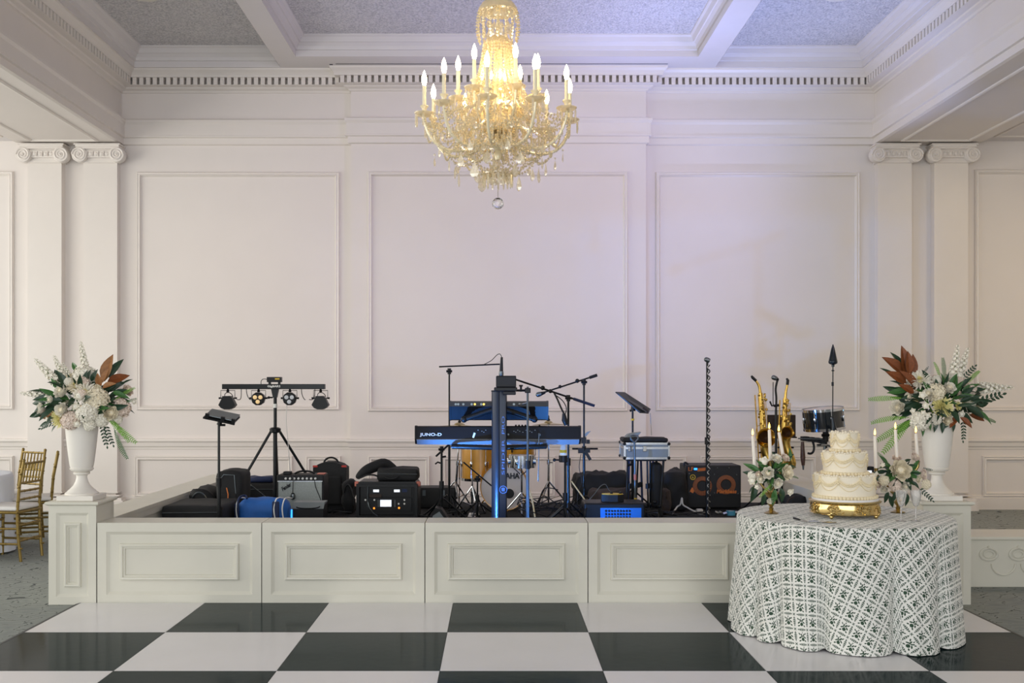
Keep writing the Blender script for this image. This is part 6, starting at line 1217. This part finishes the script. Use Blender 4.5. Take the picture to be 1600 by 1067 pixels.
# ------------------------------------------------------------------ straight mic stand with wound cable
Y = 10.2; t = mic_stand('mic_stand', 'tall straight microphone stand with cable wound down the pole', 1105, Y, 566, a0=.1, r=.013, round_base=True)
a, b_ = P(1107.5, 570, Y-.03), P(1107.5, 806, Y-.03); mb = MB(); mb2 = MB()
sp = [a.lerp(b_, i/160)+V3(.011*cos(i*.9), .011*sin(i*.9), 0) for i in range(161)]; mb.tube(sp, .0055, 5); mb.build('wound_cable', M_CABLE, t, True)
mb2.tube([p+V3(.002*cos(i*.9), .002*sin(i*.9), .010) for i, p in enumerate(sp)], .003, 5); mb2.build('cable_tracer', M_WCAB, t, True)
tube('cable_tail', catmull([b_, P(1109, 740, Y-.06), P(1107, 790, Y-.08), V3(2.05, Y-.25, D+.01), V3(1.8, Y-.1, D+.01)], 6), .005, M_CABLE, t, 6)
microphone('round-headed microphone on top of the straight cable-wound stand', P(1102, 561, Y), P(1109, 564, Y))
# ------------------------------------------------------------------ saxophones on their stands
def sax(lab, mx, my, pts, bell, Y, k=1.0, br=.095):
    b0 = on_deck(pts[-1][0], Y); t = thing('saxophone', lab, 'saxophone', b0, 'saxophones on stands')
    neck = catmull([P(mx, my, Y)]+[P(x, y, Y) for x, y in pts[:3]], 6); body = [P(x, y, Y) for x, y in pts[2:]]
    MB().tube(neck, [.010+.006*i/len(neck) for i in range(len(neck))], 12).build('neck', M_SAX, t, True)
    MB().tube([P(mx-2, my-3, Y), P(mx, my, Y), P(mx, my, Y)+(neck[2]-neck[0]).normalized()*.05], [.010, .016, .015], 10).build('mouthpiece', M_BLK, t, True)
    n = len(body); MB().tube(catmull(body, 5), [.023+.020*i/(5*(n-1)) for i in range(5*(n-1)+1)], 14).build('body_tube', M_SAX, t, True)
    e = body[-1]; bc = P(*bell, Y-.14); up = catmull([e, e+V3(.03, -.05, -.09), e+V3(.06, -.11, -.05), bc+V3(0, .04, -.14), bc+V3(0, .03, -.05), bc], 6)
    m_ = len(up); MB().tube(up, [.038+.012*i/m_+(br*.55)*max(0, (i/m_-.72)/.28)**2 for i in range(m_)], 18, cap=False).build('bow_and_bell', M_SAX, t, True)
    M = V3(.05, -1, .10).to_track_quat('Z', 'Y').to_matrix().to_4x4()
    MB().lathe([(br*.66, -.035), (br*.80, -.008), (br*.93, .004), (br, .010), (br*1.05, .006), (br*1.03, -.006), (br*.90, -.014), (br*.68, -.045)], 36, bc, cap=False, M=M).build('bell_rim', M_SAX, t, True); MB().lathe([(br*.67, -.030), (.001, -.06)], 30, bc, cap=False, M=M).build('bell_throat', mat('dark_bell_throat', '#3a2413', .5, .6), t, True)
    random.seed(int(mx)); mb = MB()
    for i in range(52):
        f = (i+.5)/52; p = body[0].lerp(body[-1], f)+V3(rnd(-.045, .055), -.05, rnd(-.01, .01)); mb.lathe([(.004, -.012), (rnd(.009, .017), -.002), (.012, .004), (.001, .006)], 10, p, M=Matrix.Rotation(pi/2+rnd(-.4, .4), 4, 'X'))
    mb.build('key_cups', M_SAX, t, True)
    for dx in (-.030, .030, .045): tube('key_rod', [body[0]+V3(dx, -.035, -.05), body[-1]+V3(dx, -.035, .08)], .0035, M_SAX, t, 6)
    tube('side_rod', [body[0]+V3(-.055, .01, -.02), body[-1]+V3(-.055, .01, -.06)], .007, M_SAX, t, 6); tube('key_guard', bez(body[0].lerp(body[-1], .45)+V3(-.03, 0, 0), body[0].lerp(body[-1], .45)+V3(-.09, 0, 0), body[0].lerp(body[-1], .72)+V3(-.09, 0, 0), body[0].lerp(body[-1], .72)+V3(-.03, 0, 0)), .004, M_SAX, t, 6)
    s = thing('saxophone_stand', 'folding black stand under the '+lab, 'stand', b0+V3(0, .04, 0), 'saxophone stands'); yc = V3(b0.x, Y+.06, D)
    tube('post', [yc+V3(0, 0, .05), V3(yc.x, Y+.055, (body[0].z+body[-1].z)/2)], .011, M_BLKM, s); tripod_legs(s, yc, .2, .22, a0=.5)
    tube('cradle', [V3(yc.x-.07, Y-.06, bc.z-.16), V3(yc.x, Y+.05, bc.z-.16), V3(yc.x+.09, Y-.06, bc.z-.16)], .010, M_BLKM, s)
sax('larger brass saxophone nearer to the bass amplifier', 1176, 590, [(1181, 595), (1186, 603), (1188, 614), (1191, 650), (1193, 690), (1195, 726)], (1197, 684), 10.95, 1, .098)
sax('smaller brass saxophone nearer to the hand drum', 1231, 594, [(1230, 602), (1228, 612), (1227, 622), (1226, 655), (1224, 690), (1224, 715)], (1230, 676), 10.95, 1, .066)
t = mic_stand('mic_stand', 'dark microphone stand with a curved neck between the two saxophones', 1212.5, 10.7, 640, a0=.7, r=.016)
tube('gooseneck', catmull([P(1212.5, 640, 10.7), P(1213, 622, 10.7), P(1212, 608, 10.7), P(1214, 597, 10.7), P(1216, 592, 10.7)], 5), .011, M_BLK, t); MB().tube([P(1212, 633, 10.7), P(1206, 634, 10.7), P(1203, 627, 10.7)], .009, 8).tube([P(1209, 634, 10.7), P(1217, 633, 10.7)], .014, 8).build('boom_clamp', M_BLK, t, True)
tube('lead', catmull([P(1208, 597, 10.68), P(1208, 612, 10.68), P(1208, 634, 10.68)], 4), .0045, M_CABLE, t, 6)
microphone('silver-headed microphone on the curved neck between the saxophones', P(1207, 589, 10.7), P(1216, 593, 10.7))
t = mic_stand('music_stand', 'music stand with a brown desk panel behind the saxophones', 1221, 11.35, 690, a0=.4, r=.011, group='music stands'); t['category'] = 'music stand'
MB().rbox(P(1199, 0, 11.3).x, P(1243, 0, 11.3).x, 11.29, 11.31, zz_(683, 11.3), zz_(648, 11.3), .006).build('desk', M_BROWNB, t); MB().rbox(P(1199, 0, 11.3).x, P(1243, 0, 11.3).x, 11.24, 11.30, zz_(684, 11.3), zz_(682, 11.3), .004).build('desk_lip', M_BLK, t)
# ------------------------------------------------------------------ percussion
Y = 10.8; c = P(1288, 669, Y); t = drum('hand_drum', 'black hand drum with pale skin tilted on a stand behind the cake', c, .205, .20, (-.10, -.05, 1), shell=mat('gloss_black_shell', '#1b2022', .12, var=.1, coat=.6), lugs=8, group=None)
b = on_deck(1290, Y); tube('pole', [b+V3(0, 0, .03), c+V3(0, 0, -.0)], .014, M_GREYM, t); tripod_legs(t, b, .25, .28, M_BLKM, a0=.3); MB().tube([P(1290, 690, Y), P(1290, 674, Y)], .030, 10).tube([P(1284, 680, Y-.02), P(1296, 680, Y-.02)], .016, 8).build('clamp', M_BLK, t, True)
t = thing('percussion_rack', 'small rack of black blocks and a looped strap beside the hand drum', 'percussion', P(1268, 690, Y-.1)); tube('bar', [P(1262, 685, Y-.06), P(1297, 697, Y-.03)], .010, M_GREYM, t)
for i, (px, py) in enumerate(((1254, 681), (1262, 682), (1271, 683), (1279, 684))): MB().rbox(P(px-6, 0, Y).x, P(px+5, 0, Y).x, Y-.14, Y-.05, zz_(py+7, Y), zz_(py, Y), .006).build('block', M_BLK, t)
tube('rail', [P(1247, 685, Y-.15), P(1285, 686, Y-.15)], .007, M_GREYM, t); tube('strap_loop', bez(P(1270, 690, Y-.1), P(1274, 700, Y-.1), P(1272, 712, Y-.1), P(1262, 708, Y-.1)), .012, M_BLK, t); MB().tube([P(1276, 696, Y-.06), P(1292, 695, Y-.04)], .014, 8).build('side_clamp', M_CHROME, t, True); tube('post', [P(1290, 700, Y), P(1290, 684, Y)], .018, M_BLK, t)
t = thing('hanging_shaker', 'brown mottled stick shaker hanging from the percussion rack', 'shaker', P(1255, 735, Y-.12)); MB().tube([P(1254, 690, Y-.1), P(1254, 700, Y-.1), P(1254.5, 715, Y-.1), P(1255, 727, Y-.1)], [.016, .020, .026, .016], 10).build('handle', mat('tortoise_brown', '#4a2f22', .4, var=.5, vscale=60), t, True); MB().tube([P(1255, 727, Y-.1), P(1255.2, 734, Y-.1)], [.012, .008], 8).build('tip', M_GREYM, t, True)
Y = 10.3; c = on_deck(1301, Y); t = thing('cone_topped_stand', 'thin black stand topped by a glossy cone above the hand drum', 'stand', c); tripod_legs(t, c, .2, .2, a0=1.1)
tube('pole', [c+V3(0, 0, .03), P(1301, 650, Y)], .012, M_BLKM, t); tube('upper_pole', [P(1301, 650, Y), P(1301.5, 570, Y)], .0055, M_BLKM, t)
MB().lathe([(.014, -.02), (.014, 0), (.040, .012), (.045, .028), (.042, .04), (.030, .10), (.016, .165), (.003, .205)], 24, P(1301.5, 570, Y)).build('cone', mat('gloss_petrol_black', '#18232a', .18, .4, var=.1), t, True); MB().tube([P(1301, 603, Y), P(1301, 597, Y)], .012, 8).tube([P(1301.5, 580, Y), P(1301.5, 578, Y)], .014, 8).build('collar', M_BLK, t, True)
MB().lathe([(.012, .20), (.020, .14), (.026, .08), (.045, .03), (.065, .0)], 20, P(1305, 684, Y), M=Matrix.Rotation(R(-8), 4, 'Y')).build('flared_horn', mat('gloss_petrol_black', '#18232a'), t, True)
tube('curved_arm', bez(P(1308, 676, Y), P(1325, 674, Y), P(1342, 680, Y), P(1338, 700, Y)), .018, M_BLK, t)
t = thing('small_display', 'little black monitor with a pale screen peeking out behind the cake', 'monitor', P(1360, 780, 9.6)); MB().rbox(P(1351, 0, 9.6).x, P(1366, 0, 9.6).x, 9.6, 9.68, zz_(746, 9.6), zz_(729, 9.6), .006).build('housing', M_BLK, t); MB().box(P(1355, 0, 9.6).x, P(1362, 0, 9.6).x, 9.596, 9.6, zz_(743, 9.6), zz_(735, 9.6)).build('screen', M_SCREEN, t); tube('post', [V3(P(1359, 0, 9.6).x, 9.66, D+.0), P(1359, 745, 9.66)], .016, M_BLK, t); MB().lathe([(.12, 0), (.12, .012), (.02, .02)], 20, V3(P(1359, 0, 9.6).x, 9.66, D)).build('foot', M_BLK, t, True)
t = soft_box('round_bag', 'round black bag against the stage ledge behind the cake table', 'bag', P(1228, 0, 10.3).x, P(1264, 0, 10.3).x, 10.2, 10.5, D, zz_(773, 10.3), M_NYLON, .09, lump=.01, seed=31); tube('brown_piping', catmull([P(1229, 790, 10.19), P(1233, 780, 10.19), P(1241, 776, 10.19)], 5), .01, M_BROWNB, t, 6)
# ------------------------------------------------------------------ small things and cables on the deck
Y = 10.75; t = thing('power_adaptor', 'pale plug adaptor lying before the bass amplifier', 'adaptor', V3(P(1092, 0, Y).x, Y, D)); MB().rbox(P(1088, 0, Y).x, P(1098, 0, Y).x, Y-.03, Y+.03, D+.002, D+.05, .01, 2, M=None).build('body', M_WCAB, t, True); MB().tube([V3(P(1088, 0, Y).x, Y, D+.025), V3(P(1083, 0, Y).x, Y, D+.02)], [.016, .010], 8).build('plug', M_GREYP, t, True)
o = tube('white_cable', catmull([V3(P(1048, 0, Y).x, Y-.1, D+.01), P(1058, 792, Y), P(1063, 788, Y), P(1065.5, 778, Y), P(1067, 788, Y), P(1074, 793, Y), V3(P(1090, 0, Y).x, Y-.12, D+.012), V3(P(1098, 0, Y).x, Y-.1, D+.03)], 6), .0085, M_WCAB, None, 8); tag(o, 'thick white cable kinked up before the bass amplifier', 'cable')
Y = 10.62; t = thing('tape_roll', 'small blue roll of tape on the deck near the cake table', 'tape', V3(P(1142, 0, Y).x, Y, D)); MB().lathe([(.045, 0), (.045, .045), (.030, .045), (.030, 0)], 24, V3(P(1142, 0, Y).x, Y, D)).build('roll', mat('sky_blue_tape', '#4f9fc0', .5), t, True); MB().lathe([(.030, 0), (.030, .044), (.026, .044), (.026, 0)], 20, V3(P(1142, 0, Y).x, Y, D)).build('core', M_WCAB, t, True)
t = thing('wrapper', 'pale crumpled wrapper lying on the deck beside the blue tape', 'wrapper', V3(P(1127, 0, Y).x, Y, D)); random.seed(5)
mb = MB(); [mb.obox(V3(P(1120+i*3.0, 0, Y).x, Y+rnd(-.03, .03), D+.018+rnd(0, .01)), .035, .03, .016, Matrix.Rotation(rnd(-.6, .6), 3, 'Y') @ Matrix.Rotation(rnd(-.6, .6), 3, 'X')) for i in range(5)]; mb.build('folds', M_ALU, t)
t = thing('set_list', 'sheet of paper lying on the deck beside the cake table', 'paper', V3(P(1160, 0, 10.8).x, 10.8, D)); MB().obox(V3(P(1160, 0, 10.8).x, 10.8, D+.006), .30, .2, .003, Matrix.Rotation(R(4), 3, 'Y')).build('sheet', M_WHT, t)
random.seed(12); mb = MB()
def coil(cx, cy, n, s, zz):
    p = V3(cx, cy, D+.012); pts = [p]
    for i in range(n): pts.append(V3(cx+rnd(-s, s), cy+rnd(-s*.5, s*.5), D+.012+rnd(0, zz)))
    mb.tube(catmull(pts, 5), .0055, 5)
for (px, Y, n, s, h) in ((548, 10.1, 8, .22, .03), (665, 10.3, 8, .2, .04), (720, 10.4, 9, .25, .10), (850, 10.2, 10, .26, .22), (868, 10.5, 10, .22, .28), (880, 10.0, 10, .24, .20), (840, 10.6, 9, .25, .18), (900, 10.3, 9, .22, .18), (905, 9.9, 8, .18, .22), (830, 9.9, 8, .2, .14), (1045, 10.5, 8, .18, .06), (1075, 10.5, 8, .25, .03), (1010, 9.95, 8, .12, .14), (520, 10.7, 8, .2, .04), (1020, 10.2, 8, .14, .12)): coil((px-VX)*Y/FPX, Y, n, s, h)
o = mb.build('cable_tangle', M_CABLE, None, True); tag(o, 'tangle of black cables lying over the stage deck', 'cables', kind='stuff')
o = MB().tube([P(826, 762, 10.0), P(832, 782, 9.95), P(836, 808, 9.9)], .008, 8).build('drumstick', mat('pale_drumstick', '#d8bf8c', .5), None, True); tag(o, 'pale drumstick leaning at the foot of the thin clamp stand', 'drumstick', 'drumsticks')
o = MB().tube([P(893, 752, 10.3), P(914, 781, 10.2)], .007, 8).build('drumstick', mat('pale_drumstick', '#d8bf8c'), None, True); tag(o, 'pale drumstick propped against the rack mixer', 'drumstick', 'drumsticks')
# ------------------------------------------------------------------ blue stage lights on the deck, hidden from the hall by the ledge
for k, (x, y, tg, pw) in enumerate(((-.95, 8.16, (-.05, 8.95, .95), 330), (.55, 8.15, (.35, 9.2, 1.1), 60), (1.25, 8.3, (1.2, 9.9, .5), 17))):
    t = thing('floor_light', 'small blue stage light on the deck behind the front ledge '+['before the mixer rack', 'before the lettered column', 'before the rack mixer'][k], 'stage light', (x, y, D), 'blue floor lights'); d_ = (Vector(tg)-V3(x, y, D+.08)).normalized()
    M = d_.to_track_quat('Z', 'Y').to_matrix().to_4x4(); MB().lathe([(.03, -.06), (.055, -.03), (.058, .03), (.05, .03), (.048, .02)], 20, V3(x, y, D+.075), cap=False, M=M).build('housing', M_BLK, t, True); MB().lathe([(.047, .018), (.001, .02)], 20, V3(x, y, D+.075), cap=False, M=M).build('lens', M_BLUELED, t); MB().box(x-.06, x+.06, y-.03, y+.03, D, D+.012).build('bracket', M_BLK, t)
    spot('floor_light_beam', V3(x, y, D+.075)+d_*.06, tg, pw, (.08, .32, 1.0), 70, 1, .04)
